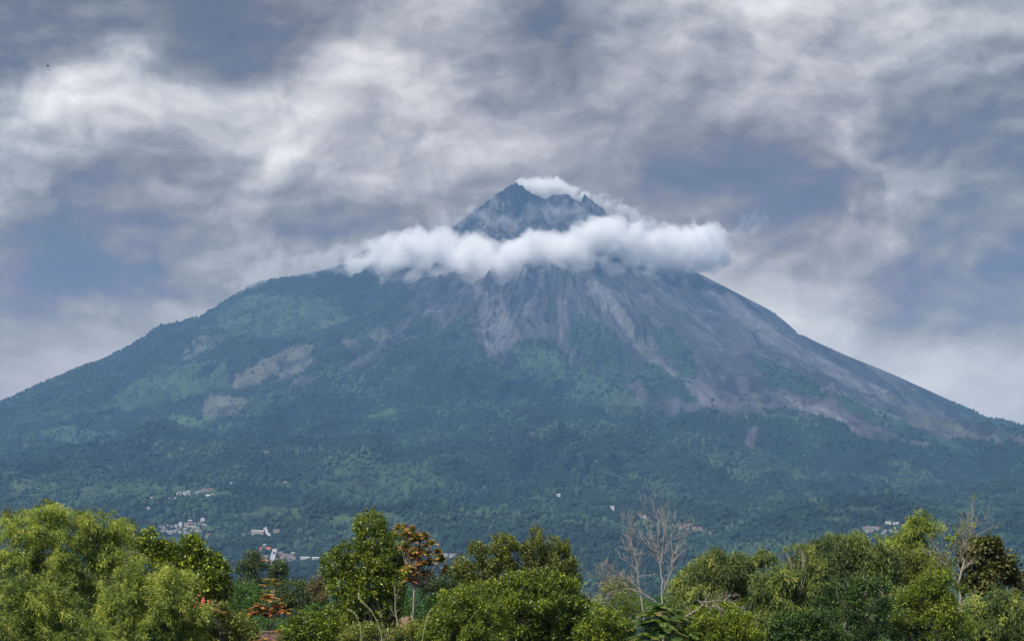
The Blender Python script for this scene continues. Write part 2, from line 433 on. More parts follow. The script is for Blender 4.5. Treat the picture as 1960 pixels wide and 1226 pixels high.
rockM = blur(poly_mask(ROCK), 13); _fr = random.Random(8)
for _ in range(70):
    fx, fy = _fr.uniform(0, 1960), _fr.uniform(885, 1065); fw, fh = _fr.uniform(12, 42), _fr.uniform(1.5, 4.5)
    LIGHT.append((_fr.uniform(.35, .8), [(fx - fw, fy + fh * .3), (fx - fw * .3, fy - fh), (fx + fw, fy - fh * .6), (fx + fw * .8, fy + fh * .6), (fx, fy + fh)]))
greenM = blur(poly_mask(GREEN), 4); tanM = blur(poly_mask(TAN), 2); lightM = blur(poly_mask(LIGHT), 2)
ASH = [
    (1., [(1120, 535), (1150, 540), (1190, 590), (1230, 640), (1275, 700), (1330, 745), (1310, 750), (1262, 705), (1215, 665), (1170, 605), (1130, 570)]),
    (.8, [(905, 545), (950, 545), (975, 600), (1005, 650), (985, 655), (950, 690), (925, 655), (915, 610)]),
    (.8, [(1340, 520), (1400, 560), (1500, 640), (1620, 710), (1720, 760), (1700, 770), (1580, 715), (1480, 660), (1380, 590)]),
    (.9, [(1480, 740), (1560, 775), (1640, 815), (1720, 840), (1800, 852), (1700, 846), (1600, 812), (1520, 778)]),
    (.6, [(1290, 700), (1350, 730), (1400, 780), (1340, 775), (1300, 745)]),
    (.7, [(1060, 575), (1085, 570), (1088, 582), (1064, 586)]), (.6, [(1005, 560), (1020, 600), (1008, 640), (998, 600)]), (.5, [(1085, 620), (1075, 660), (1066, 655), (1076, 615)]),
    (.6, [(800, 560), (840, 560), (850, 620), (820, 600)]),
]
ashM = blur(poly_mask(ASH), 3)
def covers(x, y, z):
    px, py = to_px(x, y, z)
    wx = fbm(x / 170, y / 170, 5, 101, .6) * 15; wy = fbm(x / 170 + 40, y / 170, 5, 111, .6) * 13
    r = samp(rockM, px + wx, py + wy * .8); g = samp(greenM, px + wx * .7, py + wy * .6)
    ta = samp(tanM, px + wx * .35, py + wy * .25); li = samp(lightM, px + wx, py + wy * .7)
    far = sst(3300, 3800, y)
    back = y > D + 300
    th = np.arctan2(x - X0, D - y); rad = np.hypot(x - X0, y - D)
    stk = fbm(th * 24 + .4 * fbm(x / 500, y / 500, 2, 121), np.log(rad + 60) * 1.3, 4, 123, .6)
    r = sst(.28, .72, r + .42 * stk * (r > .02) * sst(700, 1400, rad)) * (1 - g)
    r = np.where(back & (z > 900), 1.0, r)
    return r * far, g * far, ta * far, li * far
# ------------------------------------------------------------------ terrain mesh
def terrain():
    x, y, z = GX.ravel(), GY.ravel(), GH.ravel()
    r, g, ta, li = covers(x, y, z)
    dx = x - X0; dy = D - y; rad = np.hypot(dx, dy); th = np.arctan2(dx, dy) + .02 * fbm(x / 700, y / 700, 3, 131)
    n1 = fbm(x / 420, y / 420, 5, 141, .55); n2 = fbm(x / 60, y / 60, 4, 151, .6)
    c = lambda a: np.array(a)[None, :]
    f = np.clip(.5 + .55 * n1 + .25 * n2, 0, 1)[:, None]
    col = c((.008, .020, .014)) * (1 - f) + c((.017, .037, .024)) * f
    st = np.clip(.5 + .85 * fbm(th * 34, np.log(rad + 60) * 1.6, 4, 161, .6), 0, 1)[:, None]
    st2 = np.clip(.5 + .9 * fbm(th * 95, np.log(rad + 60) * 3.5, 3, 171, .6), 0, 1)[:, None]
    rock = c((.030, .032, .038)) * (1 - st) + c((.076, .075, .084)) * st
    pxx, pyy = to_px(x, y, z); ash = samp(ashM, pxx + 5 * n2, pyy + 4 * n1) * (y < D + 300)
    ash = sst(.15, .9, ash * (.75 + .5 * st[:, 0]))[:, None]
    rock = rock * (1 - .6 * ash) + c((.150, .146, .158)) * .6 * ash
    rock = rock * (.74 + .45 * st2) * (.8 + .4 * f)
    grn = c((.014, .036, .026)) * (1 - f) + c((.026, .060, .036)) * f
    topd = sst(1250, 650, rad)[:, None]                        # dark lava near the crater
    rk = np.clip(ridged(x / 55, y / 80, 4, 181, .6) * 1.5 - .35, 0, 1)[:, None]
    lava = c((.006, .006, .008)) * (1 - rk ** 2) + c((.22, .19, .18)) * rk ** 2 * np.clip(.5 + n1[:, None], .1, 1)  # dark lava; pale crags paint the contrast of lit and unlit facets
    rock = rock * (1 - topd) + lava * topd
    edge = np.clip(r[:, None] * 1.15 + .35 * n2[:, None] * (r[:, None] > .02), 0, 1)
    edge = sst(.1, .9, edge)
    col = col * (1 - edge) + rock * edge
    ge = sst(.25, .7, g + .25 * n2)[:, None]; col = col * (1 - ge) + grn * ge
    te = sst(.25, .85, ta * .9 + .45 * n2 * (ta > .05))[:, None]
    col = col * (1 - te) + (c((.085, .088, .068)) * (.45 + 1.1 * f)) * te
    le = np.clip(li + .35 * n2 * (li > .03), 0, 1)[:, None]
    col = col * (1 - le * .85) + c((.080, .125, .060)) * le * .85
    bare = np.maximum(np.maximum(edge[:, 0], te[:, 0]), le[:, 0] * .5)
    idx = np.arange(NR * NA).reshape(NR, NA)
    a = idx[:-1, :]; b = idx[1:, :]
    an = np.roll(a, -1, 1); bn = np.roll(b, -1, 1)
    Fq = np.stack([a.ravel(), an.ravel(), bn.ravel(), b.ravel()], 1)
    mat = bpy.data.materials.new("slope_ground"); mat.use_nodes = True
    t = NT(mat.node_tree)
    at_ = t.n('ShaderNodeAttribute', attribute_name='cover').outputs['Color']
    pos = t.n('ShaderNodeNewGeometry').outputs['Position']
    na = t.noise(pos, 1 / 38., 6, .62); nb = t.noise(pos, 1 / 9., 3, .6)
    k = t.m('ADD', t.m('MULTIPLY', na, 1.1), t.m('MULTIPLY', nb, .5))
    k = t.m('ADD', k, .2)
    kc = t.n('ShaderNodeCombineColor', inp={0: k, 1: k, 2: k}).outputs[0]
    colr = t.mix(1.0, at_, kc, 'MULTIPLY')
    bmp = t.n('ShaderNodeBump', inp={'Height': na, 'Strength': .9, 'Distance': 14.0}).outputs[0]
    bs = t.n('ShaderNodeBsdfPrincipled', inp={'Base Color': colr, 'Roughness': .95, 'Specular IOR Level': .1, 'Normal': bmp})
    t.n('ShaderNodeOutputMaterial', inp={0: bs.outputs[0]})
    o = mesh_obj('terrain', np.stack([x, y, z], 1), Fq[:, ::-1].copy(), mat, smooth=True, attrs={'cover': col})
    return prop(o, 'steep grey and green volcano slope rising from wooded foothills', kind='structure')
terrain()

# ------------------------------------------------------------------ far forest (stuff)
PHI = (1 + 5 ** .5) / 2
ICO = np.array([(-1, PHI, 0), (1, PHI, 0), (-1, -PHI, 0), (1, -PHI, 0), (0, -1, PHI), (0, 1, PHI), (0, -1, -PHI), (0, 1, -PHI), (PHI, 0, -1), (PHI, 0, 1), (-PHI, 0, -1), (-PHI, 0, 1)]) / 1.902
ICF = np.array([(0, 11, 5), (0, 5, 1), (0, 1, 7), (0, 7, 10), (0, 10, 11), (1, 5, 9), (5, 11, 4), (11, 10, 2), (10, 7, 6), (7, 1, 8), (3, 9, 4), (3, 4, 2), (3, 2, 6), (3, 6, 8), (3, 8, 9), (4, 9, 5), (2, 4, 11), (6, 2, 10), (8, 6, 7), (9, 8, 1)])
def foliage_mat(name, lo=(.02, .045, .01), mid=(.06, .11, .02), hi=(.17, .22, .04), trans=.35, rough=.45, spec=.5, extra=None):
    m = bpy.data.materials.new(name); m.use_nodes = True; t = NT(m.node_tree)
    a = t.n('ShaderNodeAttribute', attribute_name='tint').outputs['Fac']
    stops = [(0, lo), (.5, mid), (.88, hi)] if extra is None else [(0, lo), (.45, mid), (.75, hi), (1, extra)]
    c = t.ramp(a, stops)
    pos = t.n('ShaderNodeNewGeometry').outputs['Position']
    n = t.noise(pos, 1.3, 3, .6)
    k = t.m('ADD', t.m('MULTIPLY', n, .8), .6)
    c = t.mix(1.0, c, t.n('ShaderNodeCombineColor', inp={0: k, 1: k, 2: k}).outputs[0], 'MULTIPLY')
    b = t.n('ShaderNodeBsdfPrincipled', inp={'Base Color': c, 'Roughness': rough, 'Specular IOR Level': spec})
    out = b.outputs[0]
    if trans > 0:
        tl = t.n('ShaderNodeBsdfTranslucent', inp={0: t.mix(1.0, c, (1.25, 1.3, .7), 'MULTIPLY')})
        out = t.n('ShaderNodeMixShader', inp={0: trans, 1: b.outputs[0], 2: tl.outputs[0]}).outputs[0]
    t.n('ShaderNodeOutputMaterial', inp={0: out})
    return m
def far_forest():
    rs = np.random.RandomState(5)
    N = 285000
    d = np.sqrt(rs.uniform(600. ** 2, 12100. ** 2, N)); a = rs.uniform(-R(16.2), R(16.2), N)
    x, y = d * np.sin(a), d * np.cos(a); z = hgt(x, y)
    r, g, ta, li = covers(x, y, z)
    n1 = fbm(x / 330, y / 330, 4, 201, .55); n2 = fbm(x / 90, y / 90, 3, 211)
    keep = (r + .6 * n2 + rs.normal(0, .09, N) < .36) & ((ta < .3) | (rs.rand(N) < .05)) & (rs.rand(N) > li * 1.5) & ((g < .5) | (rs.rand(N) < .55))
    # clearings and terraces
    clr = fbm(x / 260 + 9, y / 120, 4, 221)
    keep &= ~((clr > .55) & (rs.rand(N) < .85))
    th = np.arctan2(x - X0, D - y); stk = fbm(th * 30 + .5 * fbm(x / 600, y / 600, 2, 225), np.hypot(x - X0, y - D) / 900., 4, 223, .6)
    keep &= (rs.rand(N) < np.where(d < 7500, 1, .8))
    rad = np.hypot(x - X0, y - D)
    keep &= rad > 1000
    for cx_, cy_, q in CLEAR:
        keep &= np.hypot(x - cx_, y - cy_) > q
    x, y, z, d, n1, stk = [q[keep] for q in (x, y, z, d, n1, stk)]; n = len(x)
    s = np.clip(np.exp(rs.normal(1.5, .33, n)), 2., np.where(d > 9500, 6.5, 11.)) * np.where(d > 8500, 1.2, 1.0) * (1 + .5 * ((rs.rand(n) < .06) & (d < 9000)))
    rot = rs.uniform(0, 6.28, n)
    V = ICO[None] * (1 + rs.uniform(-.28, .28, (n, 12, 1)))
    c, s_ = np.cos(rot)[:, None], np.sin(rot)[:, None]
    vx = V[..., 0] * c - V[..., 1] * s_; vy = V[..., 0] * s_ + V[..., 1] * c
    tall = rs.uniform(.75, 1.5, n) * np.where((rs.rand(n) < .1) & (d < 9000), 1.6, 1)
    P = np.stack([x[:, None] + vx * s[:, None], y[:, None] + vy * s[:, None], z[:, None] + (V[..., 2] * tall[:, None] + .6) * s[:, None]], -1)
    Fq = (ICF[None] + (np.arange(n) * 12)[:, None, None]).reshape(-1, 3)
    tint = np.clip(.42 + .62 * n1 + .45 * stk * (d > 6500) + rs.normal(0, .11, n), 0, 1)
    m = foliage_mat('forest_leaves', lo=(.010, .025, .021), mid=(.021, .048, .034), hi=(.052, .092, .052), trans=0, rough=.9, spec=.15)
    o = mesh_obj('forest', P.reshape(-1, 3), Fq, m, attrs={'tint': np.repeat(tint, 12)})
    print('forest trees', n)
    return prop(o, 'dense hazy green forest covering the foothills and lower slopes', 'forest', kind='stuff')

# ------------------------------------------------------------------ distant village
def flat_mat(name, col, rough=.8, spec=.2, var=.15, scale=3.0, bump=0.0, metal=0.0):
    m = bpy.data.materials.new(name); m.use_nodes = True; t = NT(m.node_tree)
    tcn = t.n('ShaderNodeTexCoord').outputs['Object']
    n = t.noise(tcn, scale, 4, .6)
    k = t.m('ADD', t.m('MULTIPLY', n, 2 * var), 1 - var)
    c = t.mix(1.0, (*col, 1), t.n('ShaderNodeCombineColor', inp={0: k, 1: k, 2: k}).outputs[0], 'MULTIPLY')
    inp = {'Base Color': c, 'Roughness': rough, 'Specular IOR Level': spec, 'Metallic': metal}
    if bump: inp['Normal'] = t.n('ShaderNodeBump', inp={'Height': n, 'Strength': bump, 'Distance': .02}).outputs[0]
    b = t.n('ShaderNodeBsdfPrincipled', inp=inp)
    t.n('ShaderNodeOutputMaterial', inp={0: b.outputs[0]})
    return m
M_white = flat_mat('whitewash', (.40, .40, .39)); M_grey = flat_mat('weathered_sheet', (.27, .27, .28)); M_dark = flat_mat('old_roof', (.16, .13, .13))
M_red = flat_mat('red_tile', (.52, .13, .09)); M_pink = flat_mat('faded_tile', (.26, .15, .135)); M_glass = flat_mat('window_dark', (.04, .05, .06), .2, .5)
M_cream = flat_mat('cream_wall', (.34, .31, .27)); M_bright = flat_mat('bright_sheet', (.62, .63, .65))
def box_vf(x0, x1, y0, y1, z0, z1, off=0):
    V = [(x0, y0, z0), (x1, y0, z0), (x1, y1, z0), (x0, y1, z0), (x0, y0, z1), (x1, y0, z1), (x1, y1, z1), (x0, y1, z1)]
    Fc = [(0, 3, 2, 1), (4, 5, 6, 7), (0, 1, 5, 4), (1, 2, 6, 5), (2, 3, 7, 6), (3, 0, 4, 7)]
    return V, [tuple(i + off for i in f) for f in Fc]
def pymesh(name, V, Fc, mat, parent=None):
    me = bpy.data.meshes.new(name); me.from_pydata([tuple(v) for v in V], [], Fc); me.update()
    me.materials.append(mat); o = bpy.data.objects.new(name, me); COL.objects.link(o)
    if parent: o.parent = parent
    return o
def boxes(name, lst, mat, parent):
    V, Fc = [], []
    for b in lst:
        v, f = box_vf(*b, off=len(V)); V += v; Fc += f
    return pymesh(name, V, Fc, mat, parent)
def gable_roof(w, d, z0, h, ov, th):
    """ridge along x; a solid slab with eaves"""
    x0, x1 = -w / 2 - ov, w / 2 + ov; y0, y1 = -d / 2 - ov, d / 2 + ov; zl = z0 - ov * h / (d / 2)
    V = []
    for x in (x0, x1):
        V += [(x, y0, zl), (x, 0, z0 + h), (x, y1, zl), (x, y0, zl + th), (x, 0, z0 + h + th), (x, y1, zl + th)]
    Fc = [(0, 1, 7, 6), (1, 2, 8, 7), (3, 9, 10, 4), (4, 10, 11, 5), (0, 6, 9, 3), (2, 5, 11, 8), (0, 3, 4, 1), (1, 4, 5, 2), (6, 7, 10, 9), (7, 8, 11, 10)]
    return V, Fc
def hip_roof(w, d, z0, h, ov, th):
    x0, x1 = -w / 2 - ov, w / 2 + ov; y0, y1 = -d / 2 - ov, d / 2 + ov; k = min(w, d) / 2.2
    V = [(x0, y0, z0), (x1, y0, z0), (x1, y1, z0), (x0, y1, z0), (x0, y0, z0 + th), (x1, y0, z0 + th), (x1, y1, z0 + th), (x0, y1, z0 + th), (-max(w / 2 - k, .1), 0, z0 + h), (max(w / 2 - k, .1), 0, z0 + h)]
    Fc = [(0, 3, 2, 1), (0, 1, 5, 4), (1, 2, 6, 5), (2, 3, 7, 6), (3, 0, 4, 7), (4, 5, 9, 8), (5, 6, 9), (6, 7, 8, 9), (7, 4, 8)]
    return V, Fc
HOUSES = []
def house(px, py, wpx, label, group, wall=None, roof=None, kind='gable', depth=None, hh=3.2, rz=None, name='village_house', cat='house', rh=None, wins=2):
    p = ground(px, py)
    if p is None: print('no ground', px, py); return
    w = wpx * p.y / F; d = depth or min(w, 9.) * .85
    rz = R(random.uniform(-25, 25)) if rz is None else R(rz)
    HOUSES.append((p, max(w, d)))
    e = empty(name, (p.x, p.y, p.z - .4)); e.rotation_euler[2] = rz
    prop(e, label, cat, group)
    gz = min(float(hgt(p.x + a * w / 2, p.y + b * d / 2)) for a in (-1, 1) for b in (-1, 1)) - p.z - .5
    top = hh + .4
    rh = rh or d * .27; zb = min(gz, -.5)
    if kind == 'gable':
        V = [(x, y, z) for x in (-w / 2, w / 2) for y, z in ((-d / 2, zb), (-d / 2, top), (0, top + rh - .03), (d / 2, top), (d / 2, zb))]
        pymesh('wall', V, [(0, 1, 2, 3, 4), (9, 8, 7, 6, 5), (0, 5, 6, 1), (4, 3, 8, 9), (0, 4, 9, 5), (1, 6, 7, 2), (2, 7, 8, 3)], wall or M_cream, e)
    else: boxes('wall', [(-w / 2, w / 2, -d / 2, d / 2, zb, top)], wall or M_cream, e)
    V, Fc = (gable_roof if kind == 'gable' else hip_roof)(w, d, top + .02, rh, .6, .18)
    pymesh('roof', V, Fc, roof or M_grey, e)
    if w > 6:
        for i in range(wins):
            cx = -w / 2 + w * (i + .5) / wins
            o = boxes('window', [(cx - .6, cx + .6, -d / 2 - .06, -d / 2 + .05, 1.3, 2.5)], M_glass, e)
        boxes('door', [(-w / 2 + w / wins - .45, -w / 2 + w / wins + .45, -d / 2 - .05, -d / 2 + .05, .4, 2.5)], M_dark, e)
    return e
random.seed(3)
G1 = 'houses of the upper hillside hamlet'
for px, py, w, rf, wl in [(291, 954, 5, M_white, M_white), (310, 954, 3, M_grey, M_cream), (325, 955, 4, M_pink, M_cream), (335, 955, 4, M_white, M_white), (341, 950, 9, M_white, M_white), (343, 945, 9, M_grey, M_cream),
                          (354, 947, 8, M_white, M_white), (360, 944, 7, M_white, M_white), (363, 948, 4, M_grey, M_cream), (381, 943, 8, M_white, M_white), (390, 939, 6, M_grey, M_cream), (398, 938, 5, M_pink, M_cream),
                          (405, 937, 5, M_pink, M_cream), (374, 946, 5, M_grey, M_cream)]:
    nm = {id(M_white): 'white', id(M_grey): 'grey', id(M_pink): 'pinkish'}[id(rf)]
    house(px, py, w, f'tiny house with {nm} roof in the uppermost hamlet on the wooded slope', G1 + ', ' + nm + ' roofs', wl, rf)
house(397, 950, 10, 'bright white block with pale walls, right end of the uppermost hamlet', None, M_bright, M_bright, rz=5, name='white_building', cat='building')
house(406, 950, 3, 'small bright white shed beside the white block of the uppermost hamlet', 'small white sheds by the white block', M_bright, M_bright, rz=5)
house(410, 950, 3, 'small bright white shed beside the white block of the uppermost hamlet', 'small white sheds by the white block', M_bright, M_bright, rz=5)
house(446, 926, 10, 'lone long pale building above the uppermost hamlet', None, M_white, M_grey, rz=0, name='pale_building', cat='building')
house(546, 924, 5, 'tiny pale building highest on the wooded slope', None, M_white, M_grey, rz=0)
house(284, 973, 6, 'lone round-looking pale house among trees between the two hamlets', None, M_white, M_white, 'hip')
house(190, 991, 10, 'grey building half hidden just above the left bamboo', None, M_grey, M_grey)
G2 = 'houses of the hamlet above the round-leaved tree'
rnd = random.Random(12)
pal = [(M_white, 'white'), (M_grey, 'grey'), (M_grey, 'grey'), (M_pink, 'pinkish'), (M_dark, 'dark')]
spots = [(306, 1008), (313, 1011), (320, 1007), (318, 1015), (329, 1008), (338, 1007), (340, 1014), (334, 1018), (346, 1003), (347, 1010), (354, 1013), (357, 1005), (361, 1010), (364, 1001), (367, 1007), (371, 1011),
         (372, 1004), (376, 1007), (379, 1012), (383, 1003), (387, 999), (356, 1018), (345, 1020), (366, 1016), (397, 1008), (391, 1006), (311, 1017), (326, 1020), (376, 1017), (383, 1017)]
for px, py in spots:
    rf, nm = rnd.choice(pal)
    house(px, py, rnd.uniform(5, 9), f'small house with {nm} roof in the crowded hamlet above the round-leaved tree', G2 + ', ' + nm + ' roofs', rnd.choice([M_white, M_cream, M_cream]), rf, rnd.choice(['gable', 'gable', 'hip']))
house(346, 1005, 5, 'tall white two-storey house standing up in the crowded hamlet', None, M_bright, M_white, 'hip', hh=6.5, name='white_house')
house(388, 996, 9, 'pale house with tent-shaped roof at the upper right of the crowded hamlet', None, M_white, M_white, 'hip', rh=3.4)
house(364, 998, 8, 'pale house with low hipped roof at the top of the crowded hamlet', None, M_white, M_white, 'hip', rh=2.6)
house(358, 1022, 14, 'broad pale grey roofed hall at the lower edge of the crowded hamlet', None, M_white, M_grey, name='village_hall', cat='building')
house(324, 1021, 9, 'grey roofed house at the lower left edge of the crowded hamlet', None, M_white, M_grey)
house(398, 1025, 8, 'low tan roofed shed right below the crowded hamlet', None, M_cream, M_pink, name='shed', cat='shed')
house(465, 1026, 3, 'small white upright kiosk between the crowded hamlet and the long white shed', None, M_bright, M_bright, 'hip', hh=5)
house(470, 1026, 7, 'low white roofed house beside the small white kiosk', None, M_white, M_white)
house(493, 1019, 23, 'long bright white roofed shed on the slope left of the track', None, M_cream, M_bright, rz=2, depth=9, hh=3, rh=1.6, name='long_shed', cat='shed', wins=6)
house(529, 1018, 11, 'pinkish roofed house to the right of the long white shed', None, M_cream, M_pink)
house(508, 1053, 20, 'long house with bright red tiled roof beside the valley road', None, M_cream, M_red, rz=-2, depth=13, hh=3.5, name='red_roofed_house', wins=4)
house(506, 1075, 13, 'orange roofed house behind the dull green tree, left of the valley road', None, M_cream, M_red, rz=15)
for px, py, w, rf, nm in [(500, 1066, 8, M_dark, 'dark'), (509, 1067, 7, M_grey, 'grey'), (505, 1071, 8, M_pink, 'pinkish'), (506, 1046, 5, M_white, 'white'), (537, 1060, 9, M_dark, 'dark'), (545, 1064, 10, M_pink, 'pinkish'), (540, 1068, 10, M_pink, 'pinkish'),
                          (549, 1069, 8, M_dark, 'dark'), (556, 1065, 8, M_dark, 'dark'), (561, 1061, 7, M_grey, 'grey'), (563, 1069, 8, M_pink, 'pinkish'), (555, 1072, 10, M_dark, 'dark'), (533, 1073, 10, M_grey, 'grey'), (546, 1075, 9, M_pink, 'pinkish')]:
    house(px, py, w, f'small house with {nm} roof beside the valley road', 'houses by the valley road, ' + nm + ' roofs', M_cream, rf)
house(561, 1083, 13, 'low pale roof below the roadside houses', None, M_cream, M_white, rz=0)
house(584, 1068, 17, 'long low white greenhouse left of the big leafy tree, the longer of two', None, M_white, M_bright, rz=0, depth=6, hh=2, rh=1.2, name='greenhouse', cat='greenhouse', wins=4)
house(604, 1069, 13, 'short low white greenhouse touching the edge of the big leafy tree', None, M_white, M_bright, rz=0, depth=6, hh=2, rh=1.2, name='greenhouse', cat='greenhouse', wins=3)
house(866, 1064, 13, 'brown roofed house between the red-tipped tree and the middle tree, larger of two', None, M_white, M_pink, rz=0)
house(853, 1063, 8, 'small grey roofed house next to the brown roofed one, right of the red-tipped tree', None, M_white, M_grey, rz=0)
house(885, 1069, 7, 'small white shed tucked against the left edge of the middle tree', None, M_white, M_white, rz=0)
house(1069, 949, 6, 'tiny white building alone in the forest, highest right of centre', None, M_bright, M_bright)
house(1172, 974, 7, 'tiny white house alone in the forest up left of the bare trees', None, M_bright, M_white)
house(1233, 991, 5, 'tiny white house just above the tops of the bare trees', None, M_bright, M_bright)
for px, py in [(1262, 1004), (1292, 1010), (1303, 1012), (1312, 1009), (1320, 1008), (1328, 1012), (1339, 1012), (1345, 1018), (1331, 1016), (1316, 1014), (1358, 1022)]:
    house(px, py, rnd.uniform(5, 8), 'small faded pinkish house in the hamlet behind the bare trees', 'houses of the hamlet behind the bare trees', M_cream, M_pink)
house(1402, 1028, 3, 'tiny white house alone in the forest right of the bare trees', None, M_bright, M_bright)
for px, py in [(1655, 1012), (1663, 1011), (1671, 1014), (1680, 1013), (1660, 1018), (1694, 1018), (1705, 1018), (1716, 1020), (1668, 1020), (1690, 1022)]:
    house(px, py, rnd.uniform(5, 8), 'small mauve-grey house in the hamlet above the right-hand bamboo', 'mauve-grey houses above the right-hand bamboo', M_cream, rnd.choice([M_pink, M_grey]))
for px, py in [(1703, 1001), (1712, 1003), (1718, 1002), (1697, 1002)]:
    house(px, py, rnd.uniform(4, 6), 'small white building in the row above the right-hand bamboo', 'white buildings in a row above the right-hand bamboo', M_bright, M_white)
CLEAR = [(p.x, p.y - 6, q * .5 + 13) for p, q in HOUSES]

# valley road: a strip draped over the ground
def road(name, pxs, width, label):
    ps = [ground(a, b) for a, b in pxs]; V = []; Fc = []
    sm = []
    for a, b in zip(ps[:-1], ps[1:]):
        for k in range(8): sm.append(a.lerp(b, k / 8))
    sm.append(ps[-1])
    for i, p in enumerate(sm):
        q = sm[min(i + 1, len(sm) - 1)] - sm[max(i - 1, 0)]; n = Vector((-q.y, q.x, 0)).normalized() * width / 2
        for s in (-1, 1):
            w = p + n * s; w.z = float(hgt(w.x, w.y)) + .6; V.append(w)
        CLEAR.append((p.x, p.y, width / 2 + 6))
    Fc = [(2 * i, 2 * i + 1, 2 * i + 3, 2 * i + 2) for i in range(len(sm) - 1)]
    o = pymesh(name, V, Fc, flat_mat('pale_road', (.34, .33, .34), scale=.1)); return prop(o, label, kind='structure')
road('road', [(516, 1083), (521, 1070), (524, 1060), (526, 1050)], 11, 'pale straight valley road climbing between roadside houses')
road('path', [(517, 1026), (511, 1022), (508, 1012), (506, 1010)], 7, 'pale track beside the long white shed')
far_forest()

# ------------------------------------------------------------------ clouds round the summit
def g3():
    rs = np.random.RandomState(3); v = rs.normal(size=(512, 3)); return v / np.linalg.norm(v, axis=1)[:, None]
_G3 = g3()
def pn3(x, y, z, seed=0):
    xi, yi, zi = [np.floor(a).astype(np.int64) for a in (x, y, z)]; xf, yf, zf = x - xi, y - yi, z - zi
    f = lambda q: q * q * q * (q * (q * 6 - 15) + 10)
    sx, sy, sz = f(xf), f(yf), f(zf)
    def g(i, j, k):
        h = _perm[(_perm[(_perm[(xi + i + seed * 13) & 511] + yi + j) & 511] + zi + k) & 511]; G = _G3[h]
        return G[..., 0] * (xf - i) + G[..., 1] * (yf - j) + G[..., 2] * (zf - k)
    l = lambda a, b, q: a + (b - a) * q
    return 1.3 * l(l(l(g(0, 0, 0), g(1, 0, 0), sx), l(g(0, 1, 0), g(1, 1, 0), sx), sy), l(l(g(0, 0, 1), g(1, 0, 1), sx), l(g(0, 1, 1), g(1, 1, 1), sx), sy), sz)
def fbm3(x, y, z, o=4, seed=0, gain=.5, billow=False):
    s = 0; a = 1.0; f = 1.0
    for i in range(o):
        q = pn3(x * f, y * f, z * f, seed + i)
        s = s + a * ((.45 - 2.0 * np.abs(q)) * .8 if billow else q); a *= gain; f *= 2.1
    return s
def surface_nets(Fd, level, org, h):
    s = Fd > level
    nx, ny, nz = Fd.shape
    cs = np.zeros((nx - 1, ny - 1, nz - 1), np.int8)
    for i in (0, 1):
        for j in (0, 1):
            for k in (0, 1): cs += s[i:nx - 1 + i, j:ny - 1 + j, k:nz - 1 + k]
    act = (cs > 0) & (cs < 8)
    I, J, K = np.nonzero(act)
    vid = -np.ones(act.shape, np.int64); vid[I, J, K] = np.arange(len(I))
    acc = np.zeros((len(I), 3)); cnt = np.zeros(len(I))
    C = [(i, j, k) for i in (0, 1) for j in (0, 1) for k in (0, 1)]
    for a in C:
        for ax in range(3):
            if a[ax]: continue
            b = list(a); b[ax] = 1
            fa = Fd[I + a[0], J + a[1], K + a[2]] - level; fb = Fd[I + b[0], J + b[1], K + b[2]] - level
            m = (fa > 0) != (fb > 0); q = np.where(m, fa / np.where(m, fa - fb, 1), 0)
            p = np.array(a, float)[None].repeat(len(I), 0); p[:, ax] += q
            acc += p * m[:, None]; cnt += m
    V = (np.stack([I, J, K], 1) + acc / cnt[:, None]) * h + org
    Q = []
    for ax in range(3):
        A, B = [(1, 2), (2, 0), (0, 1)][ax]
        sl0 = [slice(None)] * 3; sl1 = [slice(None)] * 3; sl0[ax] = slice(0, -1); sl1[ax] = slice(1, None)
        e = s[tuple(sl0)] != s[tuple(sl1)]
        idx = np.array(np.nonzero(e)).T
        ok = (idx[:, A] > 0) & (idx[:, B] > 0) & (idx[:, A] < Fd.shape[A] - 1) & (idx[:, B] < Fd.shape[B] - 1); idx = idx[ok]
        def v(da, db):
            q = idx.copy(); q[:, A] -= da; q[:, B] -= db; return vid[q[:, 0], q[:, 1], q[:, 2]]
        quad = np.stack([v(1, 1), v(0, 1), v(0, 0), v(1, 0)], 1)
        fl = s[idx[:, 0], idx[:, 1], idx[:, 2]]
        quad[~fl] = quad[~fl][:, ::-1]
        Q.append(quad)
    return V, np.concatenate(Q)
def vol_mat(name, dens, aniso=0.0):
    m = bpy.data.materials.new(name); m.use_nodes = True; t = NT(m.node_tree)
    vs = t.n('ShaderNodeVolumeScatter', inp={'Color': (1, 1, 1, 1), 'Density': dens, 'Anisotropy': aniso})
    t.n('ShaderNodeOutputMaterial', inp={1: vs.outputs[0]})
    return m
